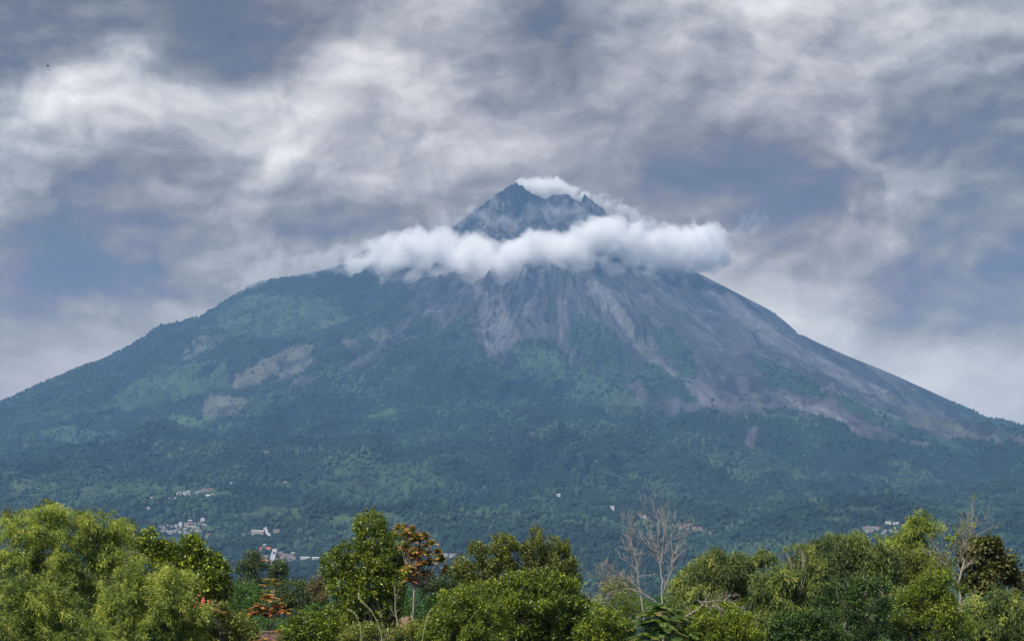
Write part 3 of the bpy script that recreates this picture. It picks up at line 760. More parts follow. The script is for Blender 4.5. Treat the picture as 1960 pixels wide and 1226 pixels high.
def cloud(name, label, cat, blobs, levels, h=9.0, namp=.30, nsc=170., seed=0, fine=.30, billow=True, stretch=(1, 1, 1)):
    """blobs: px, py, radius px, depth y; levels: (iso level, density per metre) from outside in"""
    B = []
    for px, py, r, Y in blobs:
        p = at(px, py, Y); B.append((p.x, p.y, p.z, r * Y / F))
    B = np.array(B)
    lo = (B[:, :3] - B[:, 3:] * 2.1).min(0); hi = (B[:, :3] + B[:, 3:] * 2.1).max(0)
    n = np.ceil((hi - lo) / h).astype(int)
    X, Y, Z = np.meshgrid(*[lo[i] + np.arange(n[i]) * h for i in range(3)], indexing='ij')
    wx = pn3(X / 260, Y / 260, Z / 260, 90) * 35; wz = pn3(X / 260 + 5, Y / 260, Z / 260, 91) * 25
    Xw, Zw = X + wx, Z + wz
    f = np.full(X.shape, -9.0)
    acc = 0
    for bx, by, bz, br in B:
        q = 1 - np.sqrt(((Xw - bx) / 1.) ** 2 + ((Y - by) / 1.15) ** 2 + (Zw - bz) ** 2) / br
        acc = acc + np.exp(np.clip(q * 9, -30, 12))
    f = np.log(acc + 1e-9) / 9
    nz_ = fbm3(X / nsc / stretch[0], Y / nsc / stretch[1], Z / nsc / stretch[2], 5, seed, .55, billow)
    na2 = fbm3(X / 48, Y / 48, Z / 48, 3, seed + 40, .65)
    f = f + namp * nz_ + na2 * namp * fine
    edge = np.ones(f.shape, bool); edge[2:-2, 2:-2, 2:-2] = False; f[edge] = -9
    e = None
    ctr = tuple(B[:, :3].mean(0))
    e = empty(name, ctr); prop(e, label, cat)
    nms = ['fringe', 'veil', 'body', 'core']
    for i, (lv, dn) in enumerate(levels):
        V, Q = surface_nets(f, lv, lo, h)
        if len(Q) == 0: continue
        o = mesh_obj(nms[min(i + (4 - len(levels)), 3)], V, Q, vol_mat('cloud_vapour', dn), smooth=True, loc=ctr)
        o.location = (0, 0, 0); o.parent = e
        print(name, lv, len(Q))
    return e
def dcl(px):      # the ring bends round the cone
    return D - 900 + 480 * min(1, abs(px - 1040) / 360) ** 2
ring = [(690, 503, 22), (722, 494, 30), (765, 482, 35), (803, 470, 36), (850, 476, 36), (893, 480, 35), (930, 492, 36), (975, 490, 36), (1018, 474, 36), (1060, 482, 36), (1102, 470, 36), (1142, 450, 34),
        (1176, 446, 33), (1210, 462, 36), (1250, 476, 36), (1290, 470, 38), (1335, 470, 42), (1360, 474, 36), (1308, 494, 28), (1250, 496, 24), (940, 508, 28), (880, 502, 28), (1000, 504, 24), (820, 494, 26)]
cloud('cloud_bank', 'thick white cloud belt wrapped round the upper cone below the summit', 'cloud',
      [(a, b + 3, c * 1.12, dcl(a)) for a, b, c in ring], [(.0, .0022), (.09, .005), (.18, .009), (.34, .012)], seed=1, namp=.62, nsc=185., h=8.0, fine=.2)
low = [(640, 500, 26), (672, 496, 30), (700, 500, 30), (700, 512, 26), (750, 518, 30), (800, 522, 30), (850, 526, 32), (900, 530, 32), (950, 530, 32), (1000, 528, 30), (1050, 524, 28), (1110, 512, 28), (1170, 512, 26), (1230, 516, 28), (1300, 514, 30), (1360, 505, 28), (1395, 492, 24), (660, 508, 22), (625, 504, 20), (595, 506, 18)]
cloud('cloud_wisp', 'thin ragged mist hanging below the white cloud belt', 'cloud',
      [(a, b, c, dcl(a) - 60) for a, b, c in low], [(.10, .0014), (.34, .003)], seed=5, namp=1.25, nsc=85., billow=False)
cap = [(1000, 354, 13), (1022, 360, 19), (1042, 360, 22), (1062, 358, 21), (1082, 364, 18), (1103, 372, 15), (1122, 374, 10)]
cloud('steam_cloud', 'bright white steam cap rising behind the crater rim', 'cloud',
      [(a, b, c, D + 190) for a, b, c in cap], [(-.05, .005), (.10, .014), (.28, .02)], h=6.0, seed=9, namp=.6, nsc=70.)
cloud('cloud_wisp', 'pale ragged cloud streaming down the right edge of the summit', 'cloud',
      [(a, b, c, D + 260) for a, b, c in [(1140, 386, 15), (1162, 395, 19), (1188, 404, 22), (1212, 416, 23), (1232, 430, 22), (1250, 444, 20)]], [(.05, .0022), (.25, .004), (.45, .006)], h=6.5, seed=13, namp=1.0, nsc=75., billow=False)
cloud('cloud_wisp', 'small pale puff peeking out behind the left edge of the summit', 'cloud',
      [(a, b, c, D + 200) for a, b, c in [(832, 432, 16), (850, 426, 18), (874, 420, 15), (898, 404, 11)]], [(.05, .0018), (.28, .004)], h=6.5, seed=17, namp=.9, nsc=75., billow=False)
cloud('cloud_wisp', 'faint torn cloud lying along the left shoulder ridge', 'cloud',
      [(a, b, c, D - 150) for a, b, c in [(455, 542, 20), (482, 534, 22), (510, 522, 26), (535, 510, 28), (562, 512, 24), (592, 510, 22), (630, 500, 24), (664, 494, 24)]], [(.0, .0014), (.28, .0028)], h=7.5, seed=21, namp=1.2, nsc=95., billow=False)
cloud('cloud_wisp', 'small feathery cloud scrap floating in the sky right of the cone', 'cloud',
      [(a, b, c, D - 100) for a, b, c in [(1412, 440, 17), (1434, 430, 19), (1452, 418, 15)]], [(.15, .0010), (.45, .0022)], h=5., seed=25, namp=1.3, nsc=55., billow=False)
mist = [(880, 420, 20), (905, 406, 22), (930, 425, 24), (960, 430, 24), (990, 425, 22), (1020, 418, 24), (1050, 410, 24), (1080, 412, 24), (1110, 415, 22), (1060, 432, 24), (1095, 432, 22), (945, 395, 16), (1135, 425, 18)]
cloud('cloud_wisp', 'thin mist drifting across the dark summit face', 'cloud',
      [(a, b, c, D - 360) for a, b, c in mist], [(.25, .0010), (.5, .0020)], h=6.5, seed=29, namp=1.35, nsc=70., billow=False)

# ------------------------------------------------------------------ haze
def haze():
    V, Fc = box_vf(-33000, 33000, -33000, 33000, -130, 2860)
    m = bpy.data.materials.new('air'); m.use_nodes = True; t = NT(m.node_tree)
    pv = t.n('ShaderNodeVolumePrincipled', inp={'Color': (*HAZE_C, 1), 'Density': HAZE_D, 'Anisotropy': 0.0, 'Absorption Color': (0, 0, 0, 1)})
    t.n('ShaderNodeOutputMaterial', inp={1: pv.outputs[0]})
    o = pymesh('haze', V, Fc, m); prop(o, 'pale blue haze filling the valley air', kind='stuff')
haze()
# ------------------------------------------------------------------ foreground vegetation
def unit(v): return v / np.maximum(np.linalg.norm(v, axis=-1, keepdims=True), 1e-9)
def leaf_mesh(C, Dr, Nr, Ln, Wd, fold=.18, droop=0.0):
    """folded leaf: base, two sides, tip + mid -> 2 quads"""
    n = len(C); Dr = unit(Dr); S = unit(np.cross(Dr, Nr)); Nn = np.cross(S, Dr)
    L_, W_ = Ln[:, None], Wd[:, None]
    b = C; tip = C + Dr * L_ - Nn * (L_ * droop); mid = C + Dr * L_ * .5 - Nn * W_ * fold + Nn * 0
    l = C + Dr * L_ * .48 + S * W_ * .5; r = C + Dr * L_ * .48 - S * W_ * .5
    V = np.stack([b, l, mid, tip, r], 1).reshape(-1, 3)
    o = np.arange(n)[:, None] * 5
    F1 = np.concatenate([o + 0, o + 2, o + 3, o + 1], 1); F2 = np.concatenate([o + 0, o + 4, o + 3, o + 2], 1)
    return V, np.concatenate([F1, F2])
def tube(path, rad, sides=6, off=0):
    path = np.asarray(path, float); n = len(path)
    T = np.gradient(path, axis=0); T = unit(T)
    ref = np.array([0.31, .2, .93]); A = unit(np.cross(T, ref)); B = np.cross(T, A)
    a = np.linspace(0, 2 * np.pi, sides, endpoint=False)
    V = path[:, None] + np.array(rad)[:, None, None] * (np.cos(a)[None, :, None] * A[:, None] + np.sin(a)[None, :, None] * B[:, None])
    i = np.arange(n - 1)[:, None] * sides; j = np.arange(sides)[None]
    a0 = i + j; a1 = i + (j + 1) % sides
    Fq = np.stack([a0, a1, a1 + sides, a0 + sides], -1).reshape(-1, 4) + off
    return V.reshape(-1, 3), Fq
def tubes(lst, sides=6):
    Vs, Fs, o = [], [], 0
    for p, r in lst:
        v, f = tube(p, r, sides, o); Vs.append(v); Fs.append(f); o += len(v)
    return np.concatenate(Vs), np.concatenate(Fs)
def bark_mat(name, a, b, sc=6.):
    m = bpy.data.materials.new(name); m.use_nodes = True; t = NT(m.node_tree)
    tcn = t.n('ShaderNodeTexCoord').outputs['Object']
    n = t.noise(t.v('MULTIPLY', tcn, (1, 1, .3)), sc, 5, .6)
    c = t.ramp(n, [(.3, a), (.7, b)])
    bm = t.n('ShaderNodeBump', inp={'Height': n, 'Strength': .8, 'Distance': .03}).outputs[0]
    s = t.n('ShaderNodeBsdfPrincipled', inp={'Base Color': c, 'Roughness': .9, 'Specular IOR Level': .15, 'Normal': bm})
    t.n('ShaderNodeOutputMaterial', inp={0: s.outputs[0]}); return m
BK = bark_mat('brown_bark', (.05, .037, .025), (.16, .125, .09)); BKP = bark_mat('pale_bark', (.20, .17, .13), (.44, .39, .32)); BKG = bark_mat('grey_dead_wood', (.22, .20, .185), (.46, .43, .40))
CULM = bark_mat('bamboo_culm', (.09, .10, .03), (.22, .22, .09))
FM = {
    'glossy': foliage_mat('glossy_leaves', (.03, .06, .010), (.17, .23, .022), (.56, .60, .06), .30, .34, .5),
    'citrus': foliage_mat('dense_green_leaves', (.026, .06, .010), (.15, .21, .018), (.50, .58, .045), .30, .36, .5),
    'olive': foliage_mat('olive_leaves', (.045, .062, .016), (.19, .22, .035), (.48, .50, .085), .28, .42, .45),
    'dull': foliage_mat('dull_green_leaves', (.030, .052, .020), (.10, .14, .045), (.26, .30, .09), .25, .6, .3),
    'bright': foliage_mat('light_green_leaves', (.04, .10, .015), (.10, .22, .03), (.26, .42, .06), .35, .5, .4),
    'yellow': foliage_mat('yellow_green_leaves', (.05, .08, .012), (.19, .26, .03), (.56, .60, .08), .35, .4, .45),
    'bamboo': foliage_mat('bamboo_leaves', (.03, .07, .012), (.22, .29, .036), (.68, .70, .13), .24, .5, .4),
    'bamboo_dark': foliage_mat('dark_bamboo_leaves', (.020, .045, .014), (.105, .155, .028), (.44, .48, .10), .2, .5, .4),
    'red': foliage_mat('reddish_leaves', (.09, .17, .02), (.40, .34, .06), (.72, .24, .08), .3, .45, .4, extra=(.80, .36, .16)),
    'fern': foliage_mat('feathery_leaves', (.026, .06, .018), (.06, .12, .035), (.26, .40, .06), .3, .5, .35),
    'palm': foliage_mat('arching_fronds', (.03, .085, .02), (.075, .18, .035), (.22, .34, .06), .3, .42, .5, extra=(.42, .26, .10)),
    'dry': foliage_mat('dry_leaves', (.09, .07, .035), (.24, .20, .09), (.42, .36, .15), .25, .6, .3),
    'bigleaf': foliage_mat('broad_leaves', (.035, .05, .016), (.13, .135, .035), (.36, .33, .10), .3, .5, .4),
}
def lobes_px(lobes, Y):
    """(px, py, rx px, ry px[, depth offset m]) -> centres, radii"""
    C, Rd = [], []
    for l in lobes:
        dy = l[4] if len(l) > 4 else 0.0
        p = at(l[0], l[1], Y + dy); k = (Y + dy) / F
        C.append(p); Rd.append((l[2] * k, (l[2] + l[3]) * .5 * k, l[3] * k))
    return np.array(C), np.array(Rd)
VOIDS = []
HOLES = []
def clusters(C, Rd, n, rs, gap=.25, inner=.45, nsc=1.1, low=-.75):
    vol = np.array([(r[0] * r[1] * r[2]) ** (2 / 3) for r in Rd]); k = rs.choice(len(C), int(n * 1.9), p=vol / vol.sum())
    d = unit(rs.normal(size=(len(k), 3))); q = d[:, 2] > low - rs.rand(len(k)) * .4; k, d = k[q], d[q]
    rad = inner + (1.02 - inner) * rs.rand(len(k)) ** .45
    lump = 1 + .22 * pn3(d[:, 0] * 1.7 + k * 3.1, d[:, 1] * 1.7, d[:, 2] * 1.7 + k, 7)
    P = C[k] + d * Rd[k] * (rad * lump)[:, None]
    nz = pn3(P[:, 0] / nsc, P[:, 1] / nsc, P[:, 2] / nsc, 17)
    q = nz > -gap + .0
    P, d, k = P[q], d[q], k[q]
    # drop clusters deep inside another lobe
    dep = np.full(len(P), 9.)
    for c, r in zip(C, Rd): dep = np.minimum(dep, np.linalg.norm((P - c) / r, axis=1))
    q = (dep > .35)
    px, py = to_px(P[:, 0], P[:, 1], P[:, 2])
    for vx, vy, vr, vh in VOIDS: q &= ~((((px - vx) / vr) ** 2 + ((py - vy) / vh) ** 2 < 1) & (P[:, 1] < C[:, 1].mean() - .35))
    for vx, vy, vr, vh in HOLES: q &= ~(((px - vx) / vr) ** 2 + ((py - vy) / vh) ** 2 < 1)
    P, d = P[q][:n], d[q][:n]
    return P, d
def crown_mesh(P, d, rs, per=9, L_=.16, W_=.075, spread=.22, up=.35, bend=.35, tvar=.16):
    n = len(P)
    c = P.repeat(per, 0); dd = d.repeat(per, 0)
    rnd_ = rs.normal(size=c.shape)
    sh = (rs.rand(n) < .12)[:, None] * rs.uniform(.2, .75, (n, 1)); tt_ = np.tile(np.linspace(0, 1, per), n)[:, None]
    c = c + (unit(d * .7 + rs.normal(0, .3, d.shape) + np.array([0, 0, .6])) * sh * spread * 3.2).repeat(per, 0) * tt_
    Dr = unit(dd * .8 + rnd_ * .75 + np.array([0, 0, up]))
    off = unit(rs.normal(size=c.shape)) * (rs.rand(len(c)) ** .5)[:, None] * spread * (1 - .7 * (sh.repeat(per, 0) > 0))
    Nr = unit(dd * .5 + np.array([0, 0, .9]) + rs.normal(size=c.shape) * .45)
    Ln = L_ * rs.uniform(.65, 1.25, len(c)); Wd = W_ * rs.uniform(.7, 1.25, len(c))
    V, Fq = leaf_mesh(c + off, Dr, Nr, Ln, Wd, .2, bend * .5)
    bl = fbm(P[:, 0] * .9 + P[:, 1], P[:, 2] * .9, 2, 301)
    ti = np.clip((.42 + .22 * bl + rs.normal(0, .12, n)).repeat(per) + rs.normal(0, tvar, len(c)), 0, 1)
    return V, Fq, ti.repeat(5)
def limb_paths(base, C, Rd, rs, r0, Y, twigs=5, split=.45):
    """trunk from base up to a fork, limbs to each lobe, twigs inside the lobes"""
    base = np.array(base); top = C.mean(0); fork = base + (top - base) * split
    fork[:2] = base[:2] * .6 + top[:2] * .4
    P = lambda a, b, n=7, w=.05: np.array([a + (b - a) * s + np.array([0, 0, 1]) * np.linalg.norm(b - a) * .12 * math.sin(s * math.pi) + rs.normal(0, w, 3) * (0 < s < 1) * np.linalg.norm(b - a) for s in np.linspace(0, 1, n)])
    tr = P(base, fork, 9, .012); trunk = [(tr, np.linspace(r0, r0 * .72, 9))]
    limbs = []
    for c, r in zip(C, Rd):
        e = c - np.array([0, 0, r[2] * .15]); p = P(fork + rs.normal(0, r0 * .3, 3), e, 8, .035)
        rr_ = min(.62, .35 + .3 * r[0] / Rd[:, 0].max()) * r0
        limbs.append((p, np.linspace(rr_, rr_ * .35, 8)))
        for _ in range(twigs):
            d = unit(rs.normal(size=3) + np.array([0, 0, .4])); s = p[rs.randint(4, 8)]
            q = P(s, c + d * r * .8, 5, .06); limbs.append((q, np.linspace(rr_ * .35, rr_ * .08 + .004, 5)))
    return trunk, limbs
def ground_z(x, y): return float(hgt(x, y))
def tree(name, label, cat, lobes, Y, fm, leaf=(.16, .075), n=1500, per=9, spread=.24, seed=1, gap=.25, trunk_px=None, r0=None, bark=None, group=None, nsc=1.1, up=.35, base=None, inner=.45, twigs=5, crown='crown', split=.45, low=-.75, bend=.35):
    rs = np.random.RandomState(seed); C, Rd = lobes_px(lobes, Y)
    bx = at(trunk_px if trunk_px is not None else float(np.mean([l[0] for l in lobes])), 1180, Y)
    gz = ground_z(bx.x, Y) if base is None else base
    e = empty(name, (bx.x, Y, gz)); prop(e, label, cat, group); loc = np.array(e.location)
    r0 = r0 or .035 * (C[:, 2].max() - gz) * .6
    tr, li = limb_paths((bx.x, Y, gz - .3), C, Rd, rs, r0, Y, twigs, split)
    v, f = tubes(tr, 10); mesh_obj('trunk', v - loc, f, bark or BK, e, True)
    v, f = tubes(li, 6); mesh_obj('branches', v - loc, f, bark or BK, e, True)
    P, d = clusters(C, Rd, n, rs, gap, inner, nsc, low)
    V, Fq, ti = crown_mesh(P, d, rs, per, leaf[0], leaf[1], spread, up, bend)
    mesh_obj(crown, V - loc, Fq, FM[fm], e, attrs={'tint': ti})
    return e
# ---- bamboo: hanging sprays of narrow leaves on arching culms
def bamboo(label, lobes, Y, fm='bamboo', n=900, seed=1, group=None, base_px=None, culms=14, tips=(), leaf=(.27, .040), hang=.85, dr=.45):
    rs = np.random.RandomState(seed); C, Rd = lobes_px(lobes, Y)
    bx = at(base_px if base_px is not None else float(np.mean([l[0] for l in lobes])), 1180, Y)
    gz = ground_z(bx.x, Y); e = empty('bamboo', (bx.x, Y, gz)); prop(e, label, 'bamboo', group); loc = np.array(e.location)
    P, d = clusters(C, Rd, int(n * .95), rs, -.02, .5, .85, -.6)
    # each twig leaves outward, then nods; every node carries a drooping fan of leaves
    out = unit(d * np.array([1, 1, .9 - dr * .7]) + rs.normal(0, .35, d.shape)); K = 5
    Ls = hang * rs.uniform(.35, 1.0, len(P))
    s = np.linspace(0, 1, K)[None, :, None]
    path = P[:, None] + out[:, None] * (Ls[:, None, None] * .75 * s) + np.array([0, 0, 1.])[None, None] * (Ls[:, None, None] * (.25 * s - dr * s * s))
    path = path + rs.normal(0, .03, path.shape)
    tan = np.gradient(path, axis=1)
    per = 6
    c = path[:, 1:].reshape(-1, 3).repeat(per, 0); tt = unit(tan[:, 1:].reshape(-1, 3)).repeat(per, 0)
    Dr = unit(tt * .65 + rs.normal(0, .62, c.shape) + np.array([0, 0, -.45 * dr])); Nr = unit(rs.normal(0, .5, c.shape) + np.array([0, -.4, .8]))
    c = c + rs.normal(0, .07, c.shape)
    Ln = leaf[0] * rs.uniform(.6, 1.2, len(c)); Wd = leaf[1] * rs.uniform(.8, 1.3, len(c))
    V, Fq = leaf_mesh(c, Dr, Nr, Ln, Wd, .25, .15)
    bl = fbm(P[:, 0] * .9 + P[:, 1] * .5, P[:, 2] * .9, 3, 311)
    ti = (.45 + .3 * bl + rs.normal(0, .13, len(P)))[:, None] + np.linspace(.10, -.06, K)[None, 1:]
    ti = np.clip(ti.reshape(-1).repeat(per) + rs.normal(0, .13, len(c)), 0, 1)
    mesh_obj('foliage', V - loc, Fq, FM[fm], e, attrs={'tint': ti.repeat(5)})
    cl = []
    for i in range(culms):
        j = rs.randint(len(C)); tgt = C[j] + unit(rs.normal(size=3) * np.array([1, 1, .3]) + np.array([0, 0, .5])) * Rd[j] * .8
        b = np.array([bx.x, Y, gz]) + rs.normal(0, .5, 3) * np.array([1, 1, 0])
        ctrl = np.array([b[0] * .75 + tgt[0] * .25, b[1] * .75 + tgt[1] * .25, tgt[2] + .6])
        q = np.linspace(0, 1, 14)[:, None]; p = (1 - q) ** 2 * b + 2 * q * (1 - q) * ctrl + q * q * tgt
        cl.append((p, np.linspace(.045, .008, 14)))
    for px, py, qx, qy in tips:
        a, b = np.array(at(px, py, Y)), np.array(at(qx, qy, Y)); cl.append((np.linspace(a, b, 6), np.linspace(.03, .01, 6)))
    v, f = tubes(cl, 6); mesh_obj('culms', v - loc, f, CULM, e, True)
    return e
# ---- fronds: arching leaves with paired leaflets
def frond_arrays(o, dirs, rs, length, npair, lw, droop, tip_t=0.0):
    """o (n,3) base points, dirs (n,3); returns leaflets and rachis paths"""
    n = len(o); s = np.linspace(.12, 1, npair)
    Ln = length * rs.uniform(.75, 1.15, n)
    side = unit(np.cross(dirs, np.array([0, 0, 1.]) + rs.normal(0, .1, (n, 3))))
    P = o[:, None] + dirs[:, None] * (Ln[:, None] * s[None])[..., None] - np.array([0, 0, 1.])[None, None] * (Ln[:, None] * droop * s[None] ** 2)[..., None]
    T = unit(dirs[:, None] - np.array([0, 0, 1.])[None, None] * (2 * droop * s[None])[..., None])
    C, D_, N_, LL = [], [], [], []
    prof = np.sin(np.clip(s * .9 + .12, 0, 1) * np.pi) ** .6
    for sg in (-1, 1):
        C.append(P.reshape(-1, 3)); D_.append(unit(side[:, None] * sg + T * .55 + np.array([0, 0, -.25]) + rs.normal(0, .08, P.shape)).reshape(-1, 3))
        N_.append(np.cross(T, side[:, None] * 1.0).reshape(-1, 3)); LL.append((prof[None] * Ln[:, None] * .30).reshape(-1))
    return np.concatenate(C), np.concatenate(D_), np.concatenate(N_), np.concatenate(LL) , P
def frond_tree(name, label, cat, heads, Y, fm, length=.9, npair=9, nf=14, lw=.06, droop=.35, elev=.35, seed=1, trunk_px=None, trunks=None, r0=.06, bark=None, tbase=.35, tip=.5, group=None, base=None, fk=.72, more=0):
    """heads: (px, py, scale) rosettes of fronds at the branch ends"""
    rs = np.random.RandomState(seed)
    hp = np.array([at(h[0], h[1], Y + (h[3] if len(h) > 3 else rs.uniform(-.9, .9))) for h in heads])
    bx = at(trunk_px if trunk_px is not None else np.mean([h[0] for h in heads]), 1180, Y)
    gz = ground_z(bx.x, Y) if base is None else base
    e = empty(name, (bx.x, Y, gz)); prop(e, label, cat, group); loc = np.array(e.location)
    if more:
        heads = [h for h in heads] + [(h[0] + rs.uniform(-11, 11), h[1] + rs.uniform(-3, 10), h[2] * .85) for h in heads for _ in range(more)]
        hp = np.array([at(h[0], h[1], Y + (h[3] if len(h) > 3 else rs.uniform(-.9, .9))) for h in heads])
    Cs, Ds, Ns, Ls, Ts = [], [], [], [], []; rach = []
    for (h, p) in zip(heads, hp):
        k = nf; a = rs.uniform(0, 6.28) + np.arange(k) * 2.4
        el = rs.uniform(-.15, 1.0, k) * elev + elev * .4
        d = unit(np.stack([np.cos(a) * np.cos(el), np.sin(a) * np.cos(el), np.sin(el)], 1))
        o = np.repeat(p[None], k, 0) + rs.normal(0, .04, (k, 3))
        c, dd, nn, ll, P = frond_arrays(o, d, rs, length * h[2], npair, lw, droop)
        Cs.append(c); Ds.append(dd); Ns.append(nn); Ls.append(ll)
        tt = (tbase + tip * np.linspace(0, 1, npair)[None] + rs.normal(0, .13, (k, 1)) + rs.normal(0, .05)).reshape(-1)
        Ts.append(np.concatenate([tt, tt]))
        for q in range(k): rach.append((P[q], np.linspace(.012, .004, npair)))
    C, D_, N_, L_, T_ = [np.concatenate(a) for a in (Cs, Ds, Ns, Ls, Ts)]
    V, Fq = leaf_mesh(C, D_, N_, L_ * rs.uniform(.8, 1.1, len(L_)), lw * np.ones(len(L_)), .15, .2)
    T_ = np.clip(T_ + rs.normal(0, .08, len(T_)), 0, 1)
    mesh_obj('crown', V - loc, Fq, FM[fm], e, attrs={'tint': T_.repeat(5)})
    cen = hp.mean(0); b = np.array([bx.x, Y, gz - .3]); fork = b * (1 - fk) + cen * fk; fork[0] = b[0] * .5 + cen[0] * .5
    tr = [(np.linspace(b, fork, 6), np.linspace(r0, r0 * .7, 6))]
    br = []
    for p in hp:
        mid = (fork + p) / 2 + np.array([(p[0] - fork[0]) * .18, 0, -.12 * np.linalg.norm(p - fork)])
        q = np.linspace(0, 1, 8)[:, None]; br.append(((1 - q) ** 2 * fork + 2 * q * (1 - q) * mid + q * q * p, np.linspace(r0 * .6, r0 * .22, 8)))
    v, f = tubes(tr, 8); mesh_obj('trunk', v - loc, f, bark or BK, e, True)
    v, f = tubes(br + rach, 5); mesh_obj('branches', v - loc, f, bark or BK, e, True)
    return e
# ---- bare trees
def bare(name, label, stems, Y, seed, r0, bark, depth=4, base=True, spread=.55, shrink=.68, leaves=None, cat='tree', nch=(2, 4), curl=.12, minr=.008, upb=.28):
    """stems: list of pixel polylines; twigs grow from them"""
    rs = np.random.RandomState(seed); L0 = []
    stems = [[np.array(at(p[0], p[1], Y + (p[2] if len(p) > 2 else 0))) for p in st] for st in stems]
    b = stems[0][0]; gz = ground_z(b[0], Y) if base else b[2]
    e = empty(name, (b[0], Y, gz)); prop(e, label, cat); loc = np.array(e.location)
    if base: L0.append((np.array([[b[0] + .05, Y, gz - .3], (np.array([b[0], Y, gz]) + b) / 2 + [.04, 0, 0], b]), [r0 * 1.5, r0 * 1.2, r0]))
    out = []; ends = []
    def grow(p, d, l, r, dep):
        n = 5; pts_ = [p]
        for i in range(n):
            d = unit(d + rs.normal(0, curl, 3) + np.array([0, 0, upb * .22])); p = p + d * l / n; pts_.append(p)
        out.append((np.array(pts_), np.linspace(r, max(r * .5, minr * .6), n + 1)))
        if dep <= 0: ends.append(p); return
        for k in range(rs.randint(*nch)):
            i = rs.randint(2, n + 1); dd = unit(d + rs.normal(0, spread, 3) + np.array([0, 0, upb]))
            grow(pts_[i], dd, l * shrink * rs.uniform(.7, 1.15), max(r * .58, minr), dep - 1)
    for si, st in enumerate(stems):
        out.clear()
        st = np.array(st); rr0 = r0 * (1 if si == 0 else .62)
        q = []
        for a, c in zip(st[:-1], st[1:]):
            for s in (0, .33, .66): q.append(a + (c - a) * s + rs.normal(0, .02, 3) * np.linalg.norm(c - a))
        q.append(st[-1]); q = np.array(q); rad = np.linspace(rr0, rr0 * .32, len(q)); own = [(q, rad)] + (L0 if si == 0 else [])
        tot = np.linalg.norm(st[-1] - st[0])
        for i in range(2, len(q)):
            if i / len(q) < .3 and si == 0: continue
            for _ in range(rs.randint(1, 3)):
                t_ = unit(q[i] - q[i - 1]); d = unit(t_ * .6 + rs.normal(0, spread * 1.2, 3) + np.array([0, 0, upb]))
                grow(q[i], d, tot * .20 * rs.uniform(.6, 1.2), max(rad[i] * .45, minr), depth - 2)
        v, f = tubes(own + list(out), 6)
        mesh_obj('trunk' if si == 0 and base else 'branch', v - loc, f, bark, e, True)
    if leaves:
        fm, frac, per, lf = leaves; E = np.array(ends); E = E[rs.rand(len(E)) < frac]
        V, Fq, ti = crown_mesh(E, unit(rs.normal(size=E.shape) + [0, 0, .6]), rs, per, lf, lf * .6, .18)
        mesh_obj('leaves', V - loc, Fq, FM[fm], e, attrs={'tint': ti})
    return e

HOLES += [(385, 1149, 19, 11), (448, 1162, 13, 17)]
VOIDS += [(78, 1080, 22, 40), (62, 1112, 16, 18), (160, 1105, 20, 34), (20, 1095, 16, 14), (150, 1145, 26, 22), (205, 1100, 16, 26), (110, 1195, 22, 18), (140, 1215, 30, 16), (250, 1085, 14, 12), (180, 1150, 16, 30)]
# ===== left group
bamboo('huge bright feathery bamboo mass filling the left corner, topmost and furthest left',
       [(20, 1040, 60, 50, 1), (75, 1010, 60, 38), (120, 1015, 60, 44), (60, 1090, 80, 60, -1), (150, 1060, 70, 60, .5), (190, 1020, 50, 36, 1), (220, 1060, 48, 45, 1), (130, 1120, 90, 70), (20, 1130, 60, 60), (240, 1110, 50, 50), (150, 1190, 120, 60, 1), (40, 1200, 90, 60, 1)],
       112, n=5200, seed=11, base_px=110, culms=26, tips=[(35, 1030, 20, 1000)])
bamboo('feathery light green bamboo drooping in front of the round-leaved tree',
       [(285, 1105, 42, 26), (330, 1130, 48, 34), (250, 1135, 42, 34), (290, 1165, 62, 42, -.5), (345, 1180, 48, 44), (215, 1175, 40, 36), (300, 1215, 80, 40)],
       100, n=2400, seed=12, base_px=290, culms=12, leaf=(.27, .032))
bamboo('low bamboo clump at the bottom left corner of the photo',
       [(20, 1160, 44, 36), (60, 1145, 44, 34), (100, 1165, 40, 34), (30, 1205, 60, 40), (90, 1215, 60, 36), (160, 1222, 50, 26)],
       92, n=1500, seed=13, base_px=60, culms=8, leaf=(.26, .032))
tree('leafy_tree', 'leafy twig tops sticking out above the left bamboo', 'tree', [(46, 990, 9, 12), (86, 975, 16, 16), (114, 982, 9, 10), (100, 996, 24, 14), (60, 1002, 18, 10), (8, 985, 10, 8), (20, 992, 10, 8)], 122, 'olive', (.20, .09), n=230, per=9, seed=14, trunk_px=80, twigs=2, r0=.14)
tree('shrubby_tree', 'sparse yellow-leaved shrub with bare twigs between the bamboo and the round-leaved tree', 'tree',
     [(222, 1012, 14, 14), (240, 1006, 16, 12), (256, 1018, 14, 14), (262, 1034, 10, 12), (232, 1030, 22, 16)], 118, 'yellow', (.17, .09), n=150, per=7, seed=15, twigs=22, bark=BKP, trunk_px=240, r0=.10, gap=.1)
tree('round_leaved_tree', 'glossy round-leaved tree rising right of the bright bamboo mass', 'tree',
     [(288, 1042, 20, 26), (318, 1060, 22, 20), (365, 1052, 28, 24), (345, 1080, 34, 24), (395, 1085, 30, 26), (412, 1108, 28, 32, -.4), (385, 1130, 40, 26), (300, 1085, 26, 24), (425, 1128, 16, 22), (350, 1110, 36, 22, 1), (330, 1140, 30, 24, 1)],
     118, 'glossy', (.24, .135), n=2600, per=8, spread=.28, seed=16, trunk_px=360, r0=.2, gap=.12, nsc=1.0)
tree('leafy_tree', 'dark tangled tree below the red roof, right of the light bamboo', 'tree',
     [(400, 1185, 42, 30), (430, 1205, 34, 30), (375, 1210, 40, 30), (435, 1170, 18, 14), (350, 1215, 30, 30), (450, 1215, 22, 24)], 104, 'olive', (.17, .075), n=1300, per=8, seed=17, gap=.16, trunk_px=405, r0=.14, bark=BKP)
